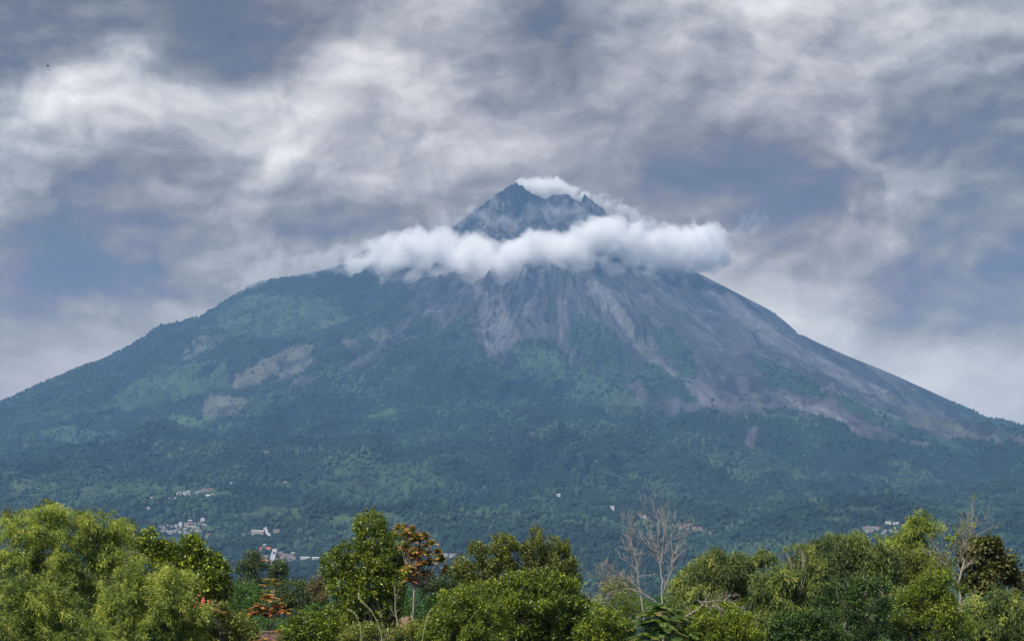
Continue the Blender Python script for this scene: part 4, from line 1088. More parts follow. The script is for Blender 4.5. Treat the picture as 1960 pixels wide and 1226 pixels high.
frond_tree('reddish_shrub', 'rusty orange-leaved sprig in front of the red roof', 'shrub', [(382, 1186, .5), (395, 1192, .5), (412, 1166, .45), (368, 1176, .45), (425, 1172, .4)], 102, 'red', length=.8, nf=9, npair=7, seed=18, trunk_px=395, tbase=.35, r0=.03)
VOIDS.clear(); HOLES.clear()
# ===== middle left
tree('slender_tree', 'thin dull green tree left of the valley road', 'tree', [(478, 1068, 16, 14), (488, 1086, 22, 20), (470, 1098, 22, 20), (500, 1104, 20, 20), (484, 1118, 26, 20)], 260, 'dull', (.36, .16), n=520, per=9, spread=.6, seed=21, gap=.02, nsc=2., trunk_px=486, r0=.22)
tree('slender_tree', 'small dull green round-topped tree standing right below the valley road', 'tree', [(534, 1086, 14, 13), (528, 1098, 15, 14), (542, 1104, 12, 14), (534, 1118, 12, 14)], 270, 'dull', (.36, .16), n=360, per=9, spread=.55, seed=22, gap=.08, nsc=2., trunk_px=533, r0=.2)
frond_tree('reddish_tree', 'thin tree with rusty young leaves right of the dull green tree', 'tree', [(515, 1108, 1.), (522, 1116, 1.), (508, 1120, 1.), (519, 1128, 1.), (512, 1134, 1)], 240, 'red', length=1.4, nf=9, npair=7, lw=.16, seed=23, trunk_px=516, tbase=.15, tip=.5)
tree('feathery_tree', 'bright green flat-topped feathery tree above the small red roofed house', 'tree', [(446, 1128, 20, 10), (470, 1122, 24, 10), (440, 1145, 26, 12), (480, 1140, 28, 14), (460, 1160, 34, 14), (496, 1156, 20, 12), (480, 1176, 30, 14), (445, 1172, 20, 12)], 210, 'bright', (.26, .09), n=900, per=9, spread=.45, seed=24, nsc=1.5, trunk_px=465, r0=.2, up=.1)
tree('round_tree', 'round grey-green tree between the feathery tree and the big leafy tree', 'tree', [(560, 1130, 26, 18), (585, 1124, 24, 16), (575, 1150, 40, 24), (545, 1155, 26, 22), (605, 1140, 24, 22), (590, 1165, 36, 20), (560, 1175, 36, 18)], 190, 'dull', (.27, .11), n=1100, per=9, spread=.4, seed=25, nsc=1.6, trunk_px=575, r0=.2)
tree('thin_tree', 'brownish sparse tree just left of the big leafy tree', 'tree', [(606, 1112, 9, 8), (618, 1120, 12, 12), (612, 1138, 14, 14), (600, 1126, 10, 8)], 165, 'dry', (.2, .09), n=200, per=8, spread=.35, seed=26, twigs=10, trunk_px=612, r0=.08)
frond_tree('reddish_tree', 'small tree with layered rusty orange fronds beside the old wall', 'tree',
           [(514, 1145, 1.05, 0), (495, 1162, .8), (533, 1160, .8), (505, 1170, 1.), (524, 1172, 1.), (545, 1172, .9), (488, 1176, .8), (513, 1180, 1.)], 128, 'red', length=.8, nf=22, npair=9, lw=.10, droop=.5, elev=.8, fk=.85, seed=27, trunk_px=516, r0=.045, tbase=.25, tip=.62)
frond_tree('reddish_shrub', 'orange frond rosette at the bottom edge below the small red-fronded tree', 'shrub', [(490, 1222, 1.), (508, 1224, 1.), (535, 1206, .6)], 118, 'red', length=.9, nf=12, npair=9, lw=.085, elev=.3, seed=28, r0=.03, tbase=.3, tip=.65)
tree('shrub', 'low leafy shrub at the bottom edge left of the small red-fronded tree', 'shrub', [(462, 1195, 20, 22), (450, 1212, 22, 22), (480, 1215, 16, 16)], 115, 'olive', (.17, .08), n=330, per=9, seed=29, r0=.06, trunk_px=462)
tree('shrub', 'bright green shrub right of the small red-fronded tree at the bottom edge', 'shrub', [(560, 1205, 24, 22), (585, 1190, 22, 20), (600, 1212, 34, 26), (566, 1222, 30, 16), (625, 1190, 24, 24), (640, 1215, 26, 22)], 116, 'citrus', (.17, .08), n=1000, per=9, seed=30, r0=.08, trunk_px=590)
# ===== big leafy tree and the red-tipped one
tree('leafy_tree', 'tall rounded leafy tree left of centre, its dome highest in the middle of the photo', 'tree',
     [(708, 1006, 32, 26), (715, 1040, 36, 30), (665, 1062, 30, 24), (638, 1082, 26, 26), (690, 1085, 38, 30), (735, 1075, 36, 34), (760, 1045, 20, 30), (655, 1115, 34, 24), (710, 1120, 46, 30), (750, 1115, 34, 32), (680, 1150, 46, 26), (730, 1160, 42, 30, .6), (660, 1180, 36, 26), (640, 1205, 30, 20), (720, 1195, 44, 26, .6), (765, 1090, 20, 22)],
     118, 'glossy', (.155, .078), n=6000, per=9, spread=.22, seed=31, gap=.3, nsc=1.0, trunk_px=728, r0=.22, bark=BKP)
frond_tree('red_tipped_tree', 'slim tree with rust-red young leaves leaning out right of the tall leafy tree', 'tree',
           [(762, 1012, .8), (778, 1022, .85), (788, 1018, .9), (800, 1030, .95), (812, 1028, .85), (825, 1042, .8), (800, 1055, .9), (815, 1060, .8), (838, 1060, .8), (842, 1072, .7), (822, 1076, .85), (806, 1082, .85), (790, 1068, .9), (795, 1096, .9), (812, 1100, .8), (854, 1088, .6), (780, 1092, .9), (775, 1050, .8), (786, 1112, .9), (800, 1118, .8)],
           114, 'red', more=1, length=.72, nf=20, npair=8, lw=.10, droop=.55, elev=1.1, fk=.86, seed=32, trunk_px=782, r0=.075, bark=BKP, tbase=.2, tip=.52)
bare('thin_pole_tree', 'thin pale bare stem right of the tall leafy tree trunk', [[(762, 1226), (760, 1190), (757, 1160), (755, 1120)]], 112, 33, .05, BKP, depth=2, base=True)
tree('shrubby_tree', 'leafy shrub behind the pale stems, under the red-tipped tree', 'tree', [(800, 1150, 34, 22), (830, 1135, 30, 22), (845, 1155, 26, 22), (775, 1165, 24, 18), (810, 1178, 40, 18)], 170, 'bright', (.2, .09), n=800, per=9, spread=.35, seed=34, trunk_px=815, r0=.1)
tree('shrubby_tree', 'grey-green bush behind the red-tipped tree, touching the middle tree', 'tree', [(812, 1118, 24, 16), (836, 1118, 18, 18), (858, 1112, 20, 22), (850, 1130, 26, 16), (872, 1098, 16, 16)], 150, 'dull', (.2, .09), n=500, per=9, spread=.3, seed=35, trunk_px=840, r0=.1)
tree('shrub', 'low leafy shrub at the bottom edge below the tall leafy tree', 'shrub', [(690, 1215, 40, 20), (740, 1222, 34, 16), (780, 1212, 26, 18), (810, 1205, 30, 18), (830, 1220, 30, 16)], 106, 'olive', (.15, .07), n=800, per=9, seed=36, trunk_px=750, r0=.07)
# ===== centre
tree('leafy_tree', 'broad yellow-green tree at centre with several pointed tops', 'tree',
     [(912, 1058, 18, 20), (965, 1045, 24, 26), (945, 1070, 34, 28), (990, 1068, 30, 28), (1024, 1028, 12, 18), (1020, 1055, 20, 30), (1055, 1048, 16, 22), (1065, 1075, 30, 28), (1082, 1050, 8, 14), (1085, 1085, 18, 24), (885, 1085, 18, 20), (910, 1100, 36, 28), (970, 1105, 46, 28), (1040, 1105, 44, 28), (1090, 1115, 22, 24), (925, 1125, 40, 22), (1000, 1130, 60, 24, 1)],
     126, 'olive', (.16, .08), n=4400, per=9, spread=.22, seed=41, gap=.22, nsc=1.1, trunk_px=985, r0=.25)
tree('dense_tree', 'dense dark green glossy tree in front of the yellow-green centre tree', 'tree',
     [(1000, 1118, 46, 22), (955, 1130, 34, 22), (1050, 1115, 40, 22), (1085, 1140, 36, 28), (1020, 1150, 60, 32, -1), (1105, 1165, 26, 28), (960, 1160, 44, 30), (1070, 1180, 54, 34), (1000, 1190, 60, 34, -.6), (1050, 1215, 70, 26), (1110, 1195, 20, 28), (940, 1195, 30, 30)],
     106, 'citrus', (.165, .08), n=3900, per=9, spread=.22, seed=42, gap=.16, nsc=.9, trunk_px=1078, r0=.16)
tree('bushy_tree', 'light speckled bush spreading left of the dark glossy centre tree', 'tree',
     [(872, 1150, 34, 26), (905, 1140, 34, 24), (925, 1165, 34, 28), (865, 1185, 42, 28), (900, 1205, 50, 28), (840, 1200, 30, 22), (945, 1180, 26, 34), (870, 1222, 60, 18), (840, 1215, 40, 20), (935, 1220, 40, 20)],
     100, 'yellow', (.125, .062), n=2700, per=9, spread=.2, seed=43, gap=.14, nsc=.8, trunk_px=895, r0=.12)
tree('bushy_tree', 'light green bush right of the dark glossy centre tree, at the bottom edge', 'tree',
     [(1150, 1195, 30, 26), (1180, 1205, 34, 24), (1140, 1220, 40, 20), (1190, 1222, 30, 18), (1120, 1215, 20, 20), (1165, 1180, 18, 14)], 104, 'citrus', (.14, .07), n=1300, per=9, spread=.2, seed=44, trunk_px=1160, r0=.09)
tree('dry_bush', 'yellowish dry bush behind the leaning bare branch', 'bush', [(1160, 1155, 26, 16), (1190, 1150, 30, 18), (1175, 1172, 40, 18), (1215, 1160, 24, 18), (1140, 1165, 16, 14), (1215, 1178, 26, 16)], 150, 'yellow', (.16, .06), n=800, per=9, spread=.3, seed=45, trunk_px=1185, r0=.08)
tree('dry_bush', 'small olive treetop behind the tangled bare branches', 'bush', [(1175, 1118, 20, 12), (1190, 1126, 22, 14), (1165, 1134, 20, 12), (1200, 1138, 20, 10)], 160, 'olive', (.17, .07), n=330, per=9, spread=.3, seed=46, trunk_px=1182, r0=.09, gap=.1)
tree('feathery_tree', 'small green bush between the two bare trees', 'tree', [(1255, 1152, 22, 10), (1275, 1148, 18, 10), (1240, 1162, 26, 12), (1290, 1158, 20, 12)], 165, 'bright', (.17, .06), n=380, per=9, spread=.3, seed=47, trunk_px=1262, r0=.08)
# ===== bare trees
bare('bare_tree', 'tall leafless grey tree with fanned twigs, right one of the bare pair',
     [[(1268, 1150), (1267, 1110), (1264, 1080), (1268, 1060), (1270, 1030), (1272, 1005), (1262, 994)], [(1264, 1080), (1256, 1050), (1247, 1028), (1238, 1008), (1230, 998)], [(1268, 1136), (1278, 1110), (1286, 1090), (1291, 1060), (1302, 1035), (1314, 1018)],
      [(1286, 1090), (1287, 1060), (1284, 1030), (1288, 1000)], [(1264, 1066), (1258, 1040), (1262, 1010), (1262, 990)], [(1266, 1062), (1250, 1052), (1236, 1040), (1226, 1026)], [(1288, 1075), (1300, 1060), (1316, 1050)]],
     120, 51, .060, BKG, depth=4, spread=.5, minr=.0075, upb=.45)
bare('bare_tree', 'smaller leafless tree with crown of dark twig ends, left one of the bare pair',
     [[(1232, 1172), (1226, 1145), (1222, 1110), (1219, 1080), (1214, 1055), (1208, 1035), (1205, 1015)], [(1218, 1087), (1206, 1080), (1198, 1072), (1186, 1066)], [(1212, 1052), (1200, 1052), (1188, 1048)], [(1213, 1050), (1204, 1030), (1194, 1022)], [(1222, 1103), (1235, 1100), (1258, 1100)], [(1216, 1060), (1228, 1058), (1242, 1062)]],
     122, 52, .050, BKG, depth=4, spread=.55, minr=.0075, upb=.45)
bare('fallen_branch', 'pale leaning dead limb spreading left below the bare pair',
     [[(1256, 1152), (1242, 1142), (1228, 1134), (1205, 1126), (1180, 1128), (1160, 1120), (1146, 1106)], [(1228, 1134), (1215, 1118), (1195, 1104), (1172, 1106), (1152, 1096)], [(1195, 1104), (1180, 1094), (1168, 1086), (1156, 1080)], [(1205, 1126), (1190, 1112), (1172, 1114), (1150, 1116)], [(1184, 1170), (1165, 1155), (1142, 1150), (1126, 1142)], [(1172, 1130), (1160, 1145), (1130, 1148)]],
     116, 53, .045, BKP, depth=4, base=False, spread=.6, minr=.009, cat='dead branch', upb=.2)
bare('fallen_branch', 'pinkish bare branches lying over the bamboo, right of the arching fronds tree',
     [[(1312, 1180), (1335, 1166), (1350, 1152), (1372, 1148), (1392, 1150), (1418, 1162)], [(1335, 1166), (1345, 1158), (1365, 1160), (1382, 1166), (1386, 1172)], [(1345, 1155), (1355, 1142), (1358, 1134)], [(1322, 1176), (1318, 1165), (1309, 1158)], [(1372, 1148), (1378, 1170), (1379, 1184)], [(1385, 1150), (1395, 1140), (1408, 1138)]],
     98, 54, .036, BKP, depth=3, base=False, spread=.5, minr=.009, cat='dead branch', upb=.05)
# ===== arching fronds tree
frond_tree('frond_tree', 'palm-like tree with long arching fronds at the bottom edge below the bare pair', 'tree',
           [(1262, 1166, 1.0, 0), (1250, 1180, 1.1, -.5), (1285, 1178, 1.1, .2), (1238, 1200, 1.2, .1), (1265, 1195, 1.3, -.8), (1300, 1195, 1.1, .3), (1275, 1216, 1.3, -.6), (1240, 1222, 1.2, -.4), (1310, 1216, 1.1, 0)],
           92, 'palm', length=.95, nf=24, npair=18, lw=.045, droop=.55, elev=.75, seed=61, trunk_px=1268, r0=.07, tbase=.3, tip=.45)
VOIDS += [(1640, 1118, 24, 30), (1582, 1105, 16, 26), (1560, 1140, 22, 28), (1690, 1118, 14, 24), (1425, 1132, 20, 22), (1372, 1118, 10, 14), (1330, 1150, 12, 16), (1532, 1160, 20, 30), (1605, 1140, 16, 20)]
# ===== right-hand bamboo
bamboo('dark rounded bamboo clump right of the bare trees, arching to the left', [(1335, 1100, 28, 22), (1362, 1078, 26, 26), (1318, 1125, 26, 28), (1345, 1140, 40, 30), (1390, 1095, 34, 30), (1420, 1110, 30, 30), (1385, 1130, 44, 30), (1405, 1070, 22, 12), (1445, 1062, 20, 8), (1468, 1066, 12, 8), (1440, 1140, 30, 34), (1320, 1165, 30, 24)],
       112, 'bamboo_dark', n=3300, seed=71, dr=.85, base_px=1385, culms=16, tips=[(1352, 1095, 1354, 1076), (1398, 1072, 1401, 1052)])
bamboo('smaller bamboo clump drooping between the two dark bamboo clumps', [(1490, 1112, 30, 22), (1520, 1118, 28, 28), (1478, 1140, 30, 30), (1510, 1155, 34, 34), (1468, 1175, 34, 30), (1505, 1190, 36, 30), (1470, 1100, 20, 14), (1490, 1205, 40, 24)],
       104, 'bamboo_dark', n=1900, seed=72, dr=.85, base_px=1500, culms=10)
bamboo('largest dark bamboo clump at right with a broad domed top and deep shade inside', [(1615, 1040, 36, 24), (1650, 1050, 34, 26), (1580, 1060, 34, 24), (1545, 1072, 26, 22), (1528, 1095, 16, 24), (1600, 1090, 48, 32), (1660, 1090, 36, 34), (1690, 1080, 22, 30), (1570, 1120, 40, 34), (1640, 1130, 50, 34), (1690, 1130, 30, 34), (1580, 1155, 40, 26)],
       116, 'bamboo_dark', n=3900, seed=73, dr=.85, base_px=1620, culms=20, tips=[(1590, 1025, 1580, 1008), (1545, 1048, 1533, 1030), (1548, 1048, 1540, 1034)], hang=1.3)
bamboo('tall bamboo plume nodding above the other bamboo at right', [(1765, 1000, 22, 12), (1742, 1010, 18, 12), (1780, 1010, 14, 12), (1735, 1035, 26, 20), (1755, 1030, 22, 20), (1715, 1055, 28, 24), (1750, 1060, 32, 24), (1725, 1085, 36, 26), (1770, 1085, 30, 24), (1740, 1115, 44, 28)],
       122, 'bamboo', n=1700, seed=74, base_px=1740, culms=10)
bare('bamboo_stalk', 'two bare leaning bamboo stalks in front of the large dark clump', [[(1546, 1226), (1555, 1165), (1560, 1150), (1570, 1128)], [(1560, 1210), (1575, 1185), (1590, 1160)]], 108, 75, .035, CULM, depth=2, base=False, cat='bamboo')
VOIDS.clear()
# ===== right corner
bare('bare_tree', 'pale forked tree with twisting bare branches and a few leaf tufts at right',
     [[(1838, 1172), (1838, 1140), (1834, 1115), (1840, 1095), (1846, 1075), (1840, 1058), (1846, 1040), (1860, 1020), (1862, 1006)], [(1834, 1115), (1822, 1095), (1808, 1078), (1790, 1066), (1768, 1056)], [(1840, 1095), (1850, 1080), (1868, 1075)], [(1822, 1095), (1815, 1075), (1822, 1055), (1836, 1040)], [(1846, 1040), (1836, 1025), (1828, 1012)],
      [(1812, 1080), (1800, 1060), (1790, 1045), (1782, 1035)], [(1838, 1160), (1850, 1145), (1865, 1135)], [(1836, 1040), (1824, 1035), (1812, 1032)]],
     108, 81, .075, BKP, depth=4, spread=.5, minr=.009, leaves=('yellow', .22, 7, .14), upb=.25)
tree('broad_leaved_tree', 'dark broad-leaved tree with rounded leaf clumps near the right edge', 'tree', [(1895, 1044, 24, 16), (1870, 1050, 22, 20), (1860, 1075, 22, 20), (1908, 1062, 20, 18), (1922, 1080, 20, 20), (1895, 1085, 22, 18), (1880, 1110, 34, 22), (1925, 1110, 24, 20), (1938, 1125, 14, 14), (1860, 1115, 24, 26), (1855, 1060, 12, 16)],
     112, 'bigleaf', (.25, .20), n=900, per=8, spread=.25, seed=82, gap=.08, nsc=1., trunk_px=1890, r0=.16)
bamboo('dark drooping foliage clump at the right edge below the broad-leaved tree', [(1915, 1150, 34, 22), (1945, 1165, 26, 26), (1885, 1160, 30, 24), (1920, 1190, 44, 28), (1880, 1200, 34, 30), (1950, 1200, 20, 20), (1930, 1220, 44, 22)], 104, 'bamboo_dark', n=1300, seed=83, dr=.85, base_px=1915, culms=8)
tree('small_leaved_tree', 'yellow-green small-leaved tree in front of the pale forked tree', 'tree', [(1795, 1100, 30, 16), (1780, 1120, 34, 20), (1810, 1128, 30, 22), (1735, 1145, 20, 14), (1765, 1150, 40, 26), (1810, 1165, 40, 30), (1740, 1180, 34, 30), (1790, 1200, 50, 30), (1720, 1205, 26, 22), (1835, 1200, 26, 26)],
     98, 'yellow', (.12, .06), n=2400, per=9, spread=.2, seed=84, gap=.16, nsc=.8, trunk_px=1790, r0=.12)
tree('leafy_tree', 'tangled green tree with yellowish leaves filling the gap under the bamboo plume', 'tree', [(1700, 1075, 24, 20), (1735, 1070, 24, 18), (1770, 1075, 26, 18), (1720, 1105, 30, 24), (1760, 1110, 30, 22), (1700, 1140, 26, 26), (1800, 1080, 18, 14)], 118, 'olive', (.16, .065), n=900, per=8, spread=.3, seed=85, trunk_px=1730, r0=.14, gap=.05)
def layered(label, lobes, Y, seed, trunk_px, group=None):
    return tree('acacia', label, 'tree', lobes, Y, 'fern', (.15, .055), n=1700, per=11, spread=.26, seed=seed, gap=.02, nsc=.7, trunk_px=trunk_px, r0=.08, bark=BKP, up=.0, inner=.1, low=-.3, bend=.1)
layered('fern-leaved tree with flat dark layers in front of the largest bamboo', [(1620, 1112, 26, 7), (1660, 1108, 24, 6), (1685, 1122, 22, 6), (1600, 1128, 22, 6), (1645, 1132, 34, 7), (1690, 1144, 22, 7), (1612, 1150, 34, 8), (1660, 1156, 34, 8), (1590, 1172, 30, 8), (1635, 1178, 34, 8), (1680, 1176, 26, 8), (1615, 1196, 36, 9), (1668, 1202, 34, 9), (1640, 1218, 50, 10), (1575, 1150, 14, 6)], 96, 91, 1644)
layered('fern-leaved tree with bright shoots at the bottom edge, left of the darker fern-leaved one', [(1520, 1184, 26, 6), (1555, 1182, 24, 6), (1500, 1196, 24, 7), (1540, 1202, 34, 8), (1580, 1206, 28, 7), (1505, 1216, 34, 8), (1560, 1220, 36, 8), (1490, 1222, 20, 6), (1600, 1222, 26, 8)], 88, 92, 1540)
tree('shrub', 'yellow-green shrub with upright leaf tips at the bottom edge right of the frond tree', 'shrub', [(1405, 1184, 16, 12), (1425, 1192, 20, 14), (1390, 1200, 24, 16), (1425, 1212, 26, 18), (1445, 1218, 14, 14), (1395, 1220, 26, 14)], 92, 'yellow', (.17, .06), n=700, per=9, seed=93, trunk_px=1410, r0=.05, up=.9)
tree('shrub', 'leafy shrub beside the frond tree with rounded light green leaves', 'shrub', [(1345, 1188, 20, 12), (1360, 1200, 20, 14), (1335, 1206, 18, 14), (1350, 1218, 26, 14)], 92, 'yellow', (.17, .09), n=420, per=8, seed=94, trunk_px=1350, r0=.05)
tree('bushy_tree', 'dark green bush under the small bamboo clump, above the yellow-green shrub', 'tree', [(1440, 1175, 30, 20), (1400, 1172, 30, 18), (1360, 1180, 34, 18), (1450, 1205, 30, 22), (1330, 1180, 24, 18), (1470, 1222, 30, 16)], 106, 'citrus', (.15, .065), n=1100, per=9, seed=95, trunk_px=1400, r0=.1)
tree('twiggy_shrub', 'sparse twigs with pale yellow leaves on the left shoulder of the largest bamboo', 'shrub', [(1512, 1048, 8, 5), (1524, 1044, 10, 5), (1534, 1050, 10, 6), (1502, 1050, 5, 3)], 114, 'yellow', (.13, .08), n=60, per=5, seed=96, trunk_px=1545, twigs=7, r0=.05, bark=BKP)
# ===== tall grass stalks
def stalks(label, pathpx, Y):
    ps = [at(a, b, Y) for a, b in pathpx]; e0_ = ps[0]; gz = ground_z(e0_.x, Y)
    pts_ = [np.array((e0_.x, Y, gz))] + [np.array(p) for p in ps]
    q = np.array(pts_); tt = np.linspace(0, len(q) - 1, 26); i = np.clip(tt.astype(int), 0, len(q) - 2); f_ = (tt - i)[:, None]
    p = q[i] * (1 - f_) + q[i + 1] * f_
    p[2:-2] = (p[:-4] + p[1:-3] + p[2:-2] + p[3:-1] + p[4:]) / 5
    e = empty('grass_stalk', (e0_.x, Y, gz)); prop(e, label, 'grass stalk'); loc = np.array(e.location)
    v, f = tubes([(p, np.linspace(.016, .009, 26))], 5); mesh_obj('stem', v - loc, f, M_stalk, e, True)
    rs = np.random.RandomState(len(label)); c = p[14:].repeat(9, 0) + rs.normal(0, .02, (108, 3)); T = unit(np.gradient(p, axis=0))[14:].repeat(9, 0)
    V, Fq = leaf_mesh(c, unit(T + rs.normal(0, .35, c.shape)), rs.normal(size=c.shape), np.full(108, .10), np.full(108, .018))
    mesh_obj('seed_head', V - loc, Fq, M_stalk, e)
M_stalk = flat_mat('pale_grass', (.42, .44, .20), .6, .3)
stalks('long pale grass stalk bending left, leftmost in front of the tall leafy tree', [(692, 1226), (690, 1200), (684, 1180), (676, 1170), (668, 1167)], 80)
stalks('longest pale grass stalk arching across the tall leafy tree trunk', [(734, 1226), (726, 1200), (716, 1175), (704, 1160), (692, 1150), (686, 1140)], 80)
stalks('straight pale grass stalk leaning right between tall leafy tree and light bush', [(808, 1226), (812, 1200), (818, 1180), (822, 1170)], 80)
# ===== undergrowth
def undergrowth():
    rs = np.random.RandomState(77); N = 15000
    y = rs.uniform(118, 330, N); x = (rs.rand(N) - .5) * .60 * y
    z = np.array(hgt(x, y)) + rs.uniform(.2, 1.0, N) * (2.2 + 1.4 * fbm(x / 9, y / 9, 3, 401)) * sst(110, 150, y)
    P = np.stack([x, y, z], 1)
    V, Fq, ti = crown_mesh(P, unit(rs.normal(size=P.shape) + [0, 0, 1.]), rs, 10, .34, .13, .7, .5)
    o = mesh_obj('undergrowth', V, Fq, FM['bright'], attrs={'tint': ti}); prop(o, 'tangled green undergrowth covering the ground between the trees', 'undergrowth', kind='stuff')
undergrowth()
# filler trees behind the front row (their tops close the view towards the valley)
fill = [(120, 1120, 60, 160, 'olive'), (205, 1135, 60, 170, 'dull'), (660, 1150, 50, 165, 'bright'), (720, 1165, 50, 190, 'olive'), (955, 1150, 60, 160, 'olive'), (1120, 1172, 40, 175, 'bright'),
        (1330, 1170, 50, 165, 'olive'), (1430, 1150, 44, 170, 'dull'), (1560, 1130, 50, 165, 'olive'), (1660, 1120, 50, 170, 'dull'), (1790, 1135, 50, 160, 'olive'), (1890, 1155, 44, 165, 'bright'), (1540, 1175, 44, 140, 'olive'), (860, 1160, 40, 170, 'dull'), (640, 1175, 44, 150, 'olive'),
        (55, 1075, 55, 150, 'olive'), (160, 1080, 55, 155, 'olive'), (240, 1120, 40, 150, 'olive'), (170, 1180, 50, 135, 'dull'), (50, 1175, 50, 135, 'olive'), (515, 1180, 46, 185, 'bright'), (1660, 1085, 40, 150, 'dull'), (1600, 1120, 40, 140, 'dull')]
NAMEC = {'olive': 'olive', 'dull': 'dull green', 'bright': 'fresh green'}
WHERE = ['behind the huge left bamboo', 'behind the feathery light bamboo', 'behind the foot of the tall leafy tree', 'behind the right side of the tall leafy tree', 'behind the broad centre tree', 'between the dark centre tree and the dry bush',
         'behind the arching left part of the dark rounded bamboo', 'behind the right end of the dark rounded bamboo', 'behind the left part of the largest bamboo clump', 'behind the fern-leaved tree', 'behind the yellow-green small-leaved tree', 'behind the broad-leaved tree at the right edge',
         'behind the smaller drooping bamboo', 'behind the light speckled bush', 'left behind the tall leafy tree', 'behind the upper left bamboo shoulder', 'behind the middle of the huge left bamboo', 'behind the join of the two bright bamboos', 'low behind the foot of the huge left bamboo', 'behind the bottom left bamboo clump', 'behind the old brownish wall', 'behind the dome of the largest bamboo clump', 'in the shade of the largest bamboo clump']
for i, ((px, py, r, Y, fm), wh) in enumerate(zip(fill, WHERE)):
    rs = random.Random(i)
    lob = [(px, py + r * .5, r, r * .5)] + [(px + rs.uniform(-1, 1) * r, py + r * rs.uniform(.3, 1.4), r * .6, r * .4) for _ in range(5)]
    tree('background_tree', f'{NAMEC[fm]} bushy tree partly hidden {wh}', 'tree', lob, Y, fm, (.24, .11), n=650, per=9, spread=.4, seed=200 + i, nsc=1.5, trunk_px=px, r0=.15)

# ===== house with red roofs and the old wall
def red_house():
    Y = 170; k = Y / F
    a = at(372, 1178, Y); 
    e = empty('house', (at(415, 1180, Y).x, Y, ground_z(at(415, 1180, Y).x, Y))); prop(e, 'house with red tiled roofs and grey walls peeping out behind the round-leaved tree', 'house')
    L_ = lambda px, py, dy=0: (at(px, py, Y).x - e.location.x, dy, at(px, py, Y).z - e.location.z)
    M_rt = flat_mat('coral_roof', (.62, .10, .075), .6, .3, .12, 4.); M_gw = flat_mat('cement_wall', (.30, .31, .33), .9, .2, .2, 2.)
    M_yw = flat_mat('ochre_trim', (.55, .38, .12)); M_pil = flat_mat('pale_post', (.42, .42, .41))
    zt = L_(0, 1160)[2]
    x0, x1 = L_(366, 0)[0], L_(437, 0)[0]
    boxes('wall', [(x0, x1, 0, 5.0, 0, zt)], M_gw, e)
    # main roof: mono-ridge gable, ridge along x
    zr = L_(0, 1136)[2]; ze = L_(0, 1163)[2]
    V = []
    for x in (x0 - .3, x1 + .05): V += [(x, -1.2, ze - .1), (x, 2.4, zr), (x, 6.0, ze - .1), (x, -1.2, ze), (x, 2.4, zr + .12), (x, 6.0, ze)]
    Fc = [(0, 1, 7, 6), (1, 2, 8, 7), (3, 9, 10, 4), (4, 10, 11, 5), (0, 6, 9, 3), (2, 5, 11, 8), (0, 3, 4, 1), (1, 4, 5, 2), (6, 7, 10, 9), (7, 8, 11, 10)]
    pymesh('roof', V, Fc, M_rt, e)
    # porch roof with its own small gable, right side
    p = [L_(438, 1150), L_(455, 1150), L_(447, 1158)]
    xa, xb, xc = L_(434, 0)[0], L_(457, 0)[0], L_(446, 0)[0]; zb = L_(0, 1158)[2]; zt2 = L_(0, 1150)[2]
    V = [(xa, 1.2, zt2), (xb, 1.2, zt2), (xb - .18, -.6, zb), (xc - .1, -.6, zb), (xa, 1.2, zt2 + .08), (xb, 1.2, zt2 + .08), (xb - .18, -.6, zb + .08), (xc - .1, -.6, zb + .08)]
    pymesh('porch_roof', V, [(0, 1, 2, 3), (7, 6, 5, 4), (0, 4, 5, 1), (1, 5, 6, 2), (2, 6, 7, 3), (3, 7, 4, 0)], M_rt, e)
    boxes('porch_wall', [(L_(438, 0)[0], L_(450, 0)[0], .3, 2.8, 0, zb - .02)], M_gw, e)
    boxes('post', [(L_(449, 0)[0], L_(455, 0)[0], -.45, -.2, 0, L_(0, 1167)[2])], M_pil, e)
    boxes('ochre_panel', [(L_(433, 0)[0], L_(441, 0)[0], .22, .29, L_(0, 1176)[2], L_(0, 1163)[2])], M_yw, e)
red_house()
def old_wall():
    Y = 150; x0, x1 = at(484, 1210, Y).x, at(545, 1210, Y).x; zt = at(500, 1209, Y).z; g = ground_z(x0, Y)
    e = empty('brick_wall', ((x0 + x1) / 2, Y, g)); prop(e, 'low weathered brownish wall behind the small red-fronded tree', 'wall'); w = (x1 - x0) / 2; h = zt - g
    boxes('wall_body', [(-w, w, 0, .3, -.3, h)], flat_mat('old_brick', (.20, .13, .12), .95, .1, .35, 5.), e)
    boxes('coping', [(-w - .05, w + .05, -.06, .36, h, h + .1)], flat_mat('mossy_cap', (.26, .22, .19), .9, .1, .3, 5.), e)
old_wall()
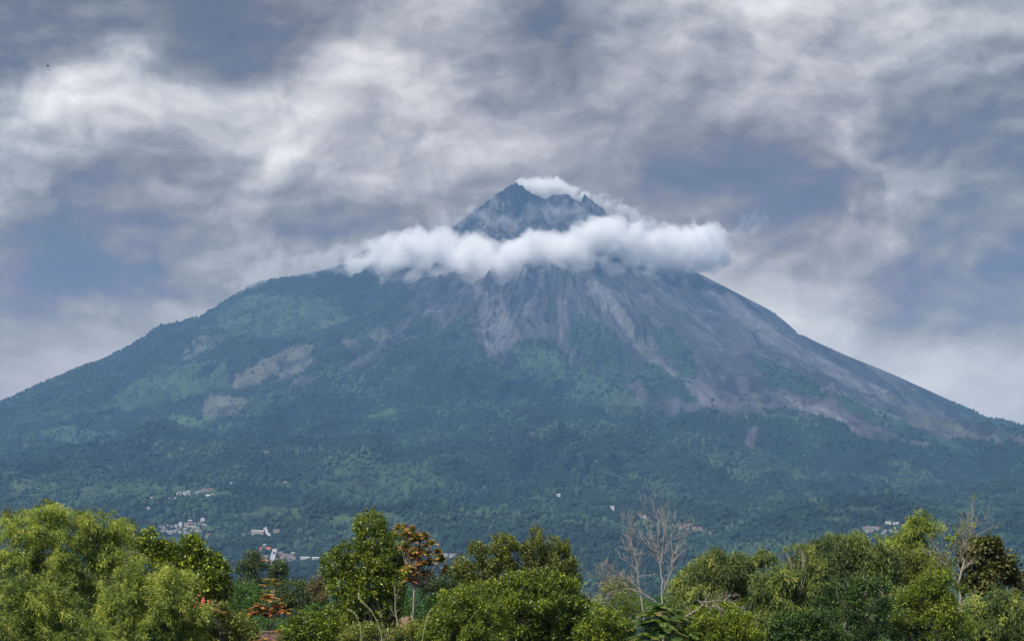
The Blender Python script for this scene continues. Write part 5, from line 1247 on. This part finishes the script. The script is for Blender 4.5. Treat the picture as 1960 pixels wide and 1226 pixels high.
def soil_bank():
    Y = 160; n = 26; px = np.linspace(738, 794, n); rs = np.random.RandomState(4)
    rowsP = []
    for j, (py, dy) in enumerate([(1182, 9), (1186, 6), (1193, 3), (1204, 0), (1224, -3)]):
        rowsP.append([np.array(at(a, py + 3 * math.sin(a * .2), Y + dy)) + rs.normal(0, .09, 3) for a in px])
    V = np.array(rowsP).reshape(-1, 3); idx = np.arange(5 * n).reshape(5, n)
    Fq = np.stack([idx[:-1, :-1].ravel(), idx[:-1, 1:].ravel(), idx[1:, 1:].ravel(), idx[1:, :-1].ravel()], 1)[:, ::-1]
    o = mesh_obj('soil_bank', V, Fq, flat_mat('pink_soil', (.26, .17, .12), .95, .1, .35, .8), smooth=True); prop(o, 'pinkish bare soil bank seen under the red-tipped tree', kind='structure')
soil_bank()
def bird():
    p = np.array(at(92, 127, 240)); e = empty('bird', p); prop(e, 'tiny dark bird flying in the cloudy sky at upper left', 'bird')
    q = np.linspace(-1, 1, 9); r = .055 * np.sqrt(np.clip(1 - q * q, 0.02, 1)); path = np.stack([q * .2, 0 * q, .02 * q], 1)
    v, f = tube(path, r, 8); m = flat_mat('dark_plumage', (.03, .03, .035), .7, .2)
    mesh_obj('body', v, f, m, e, True)
    for s in (-1, 1):
        V = [(-.06, 0, .02), (.08, 0, .02), (.05, s * .22, .12), (-.08, s * .24, .12), (-.10, s * .5, .06), (-.06, 0, .035), (.08, 0, .035), (.05, s * .22, .132), (-.08, s * .24, .132)]
        pymesh('wing', V, [(0, 1, 2, 3), (5, 8, 7, 6), (3, 2, 4), (8, 4, 7), (1, 6, 7, 2), (0, 3, 8, 5), (2, 7, 4), (3, 4, 8), (0, 5, 6, 1)], m, e)
bird()

# houses of one hamlet that look alike are told apart by their order
ORD = ['leftmost', 'second from left', 'third from left', 'fourth from left', 'fifth from left', 'sixth from left', 'seventh from left', 'eighth from left', 'ninth from left', 'tenth from left', 'eleventh from left', 'twelfth from left', 'thirteenth from left']
by = {}
for o in COL.objects:
    if o.parent is None and 'label' in o and o.get('kind') is None: by.setdefault(o['label'], []).append(o)
for k, l in by.items():
    if len(l) > 1:
        for i, o in enumerate(sorted(l, key=lambda o: o.location.x / o.location.y)): o['label'] = k + ', ' + ORD[i]
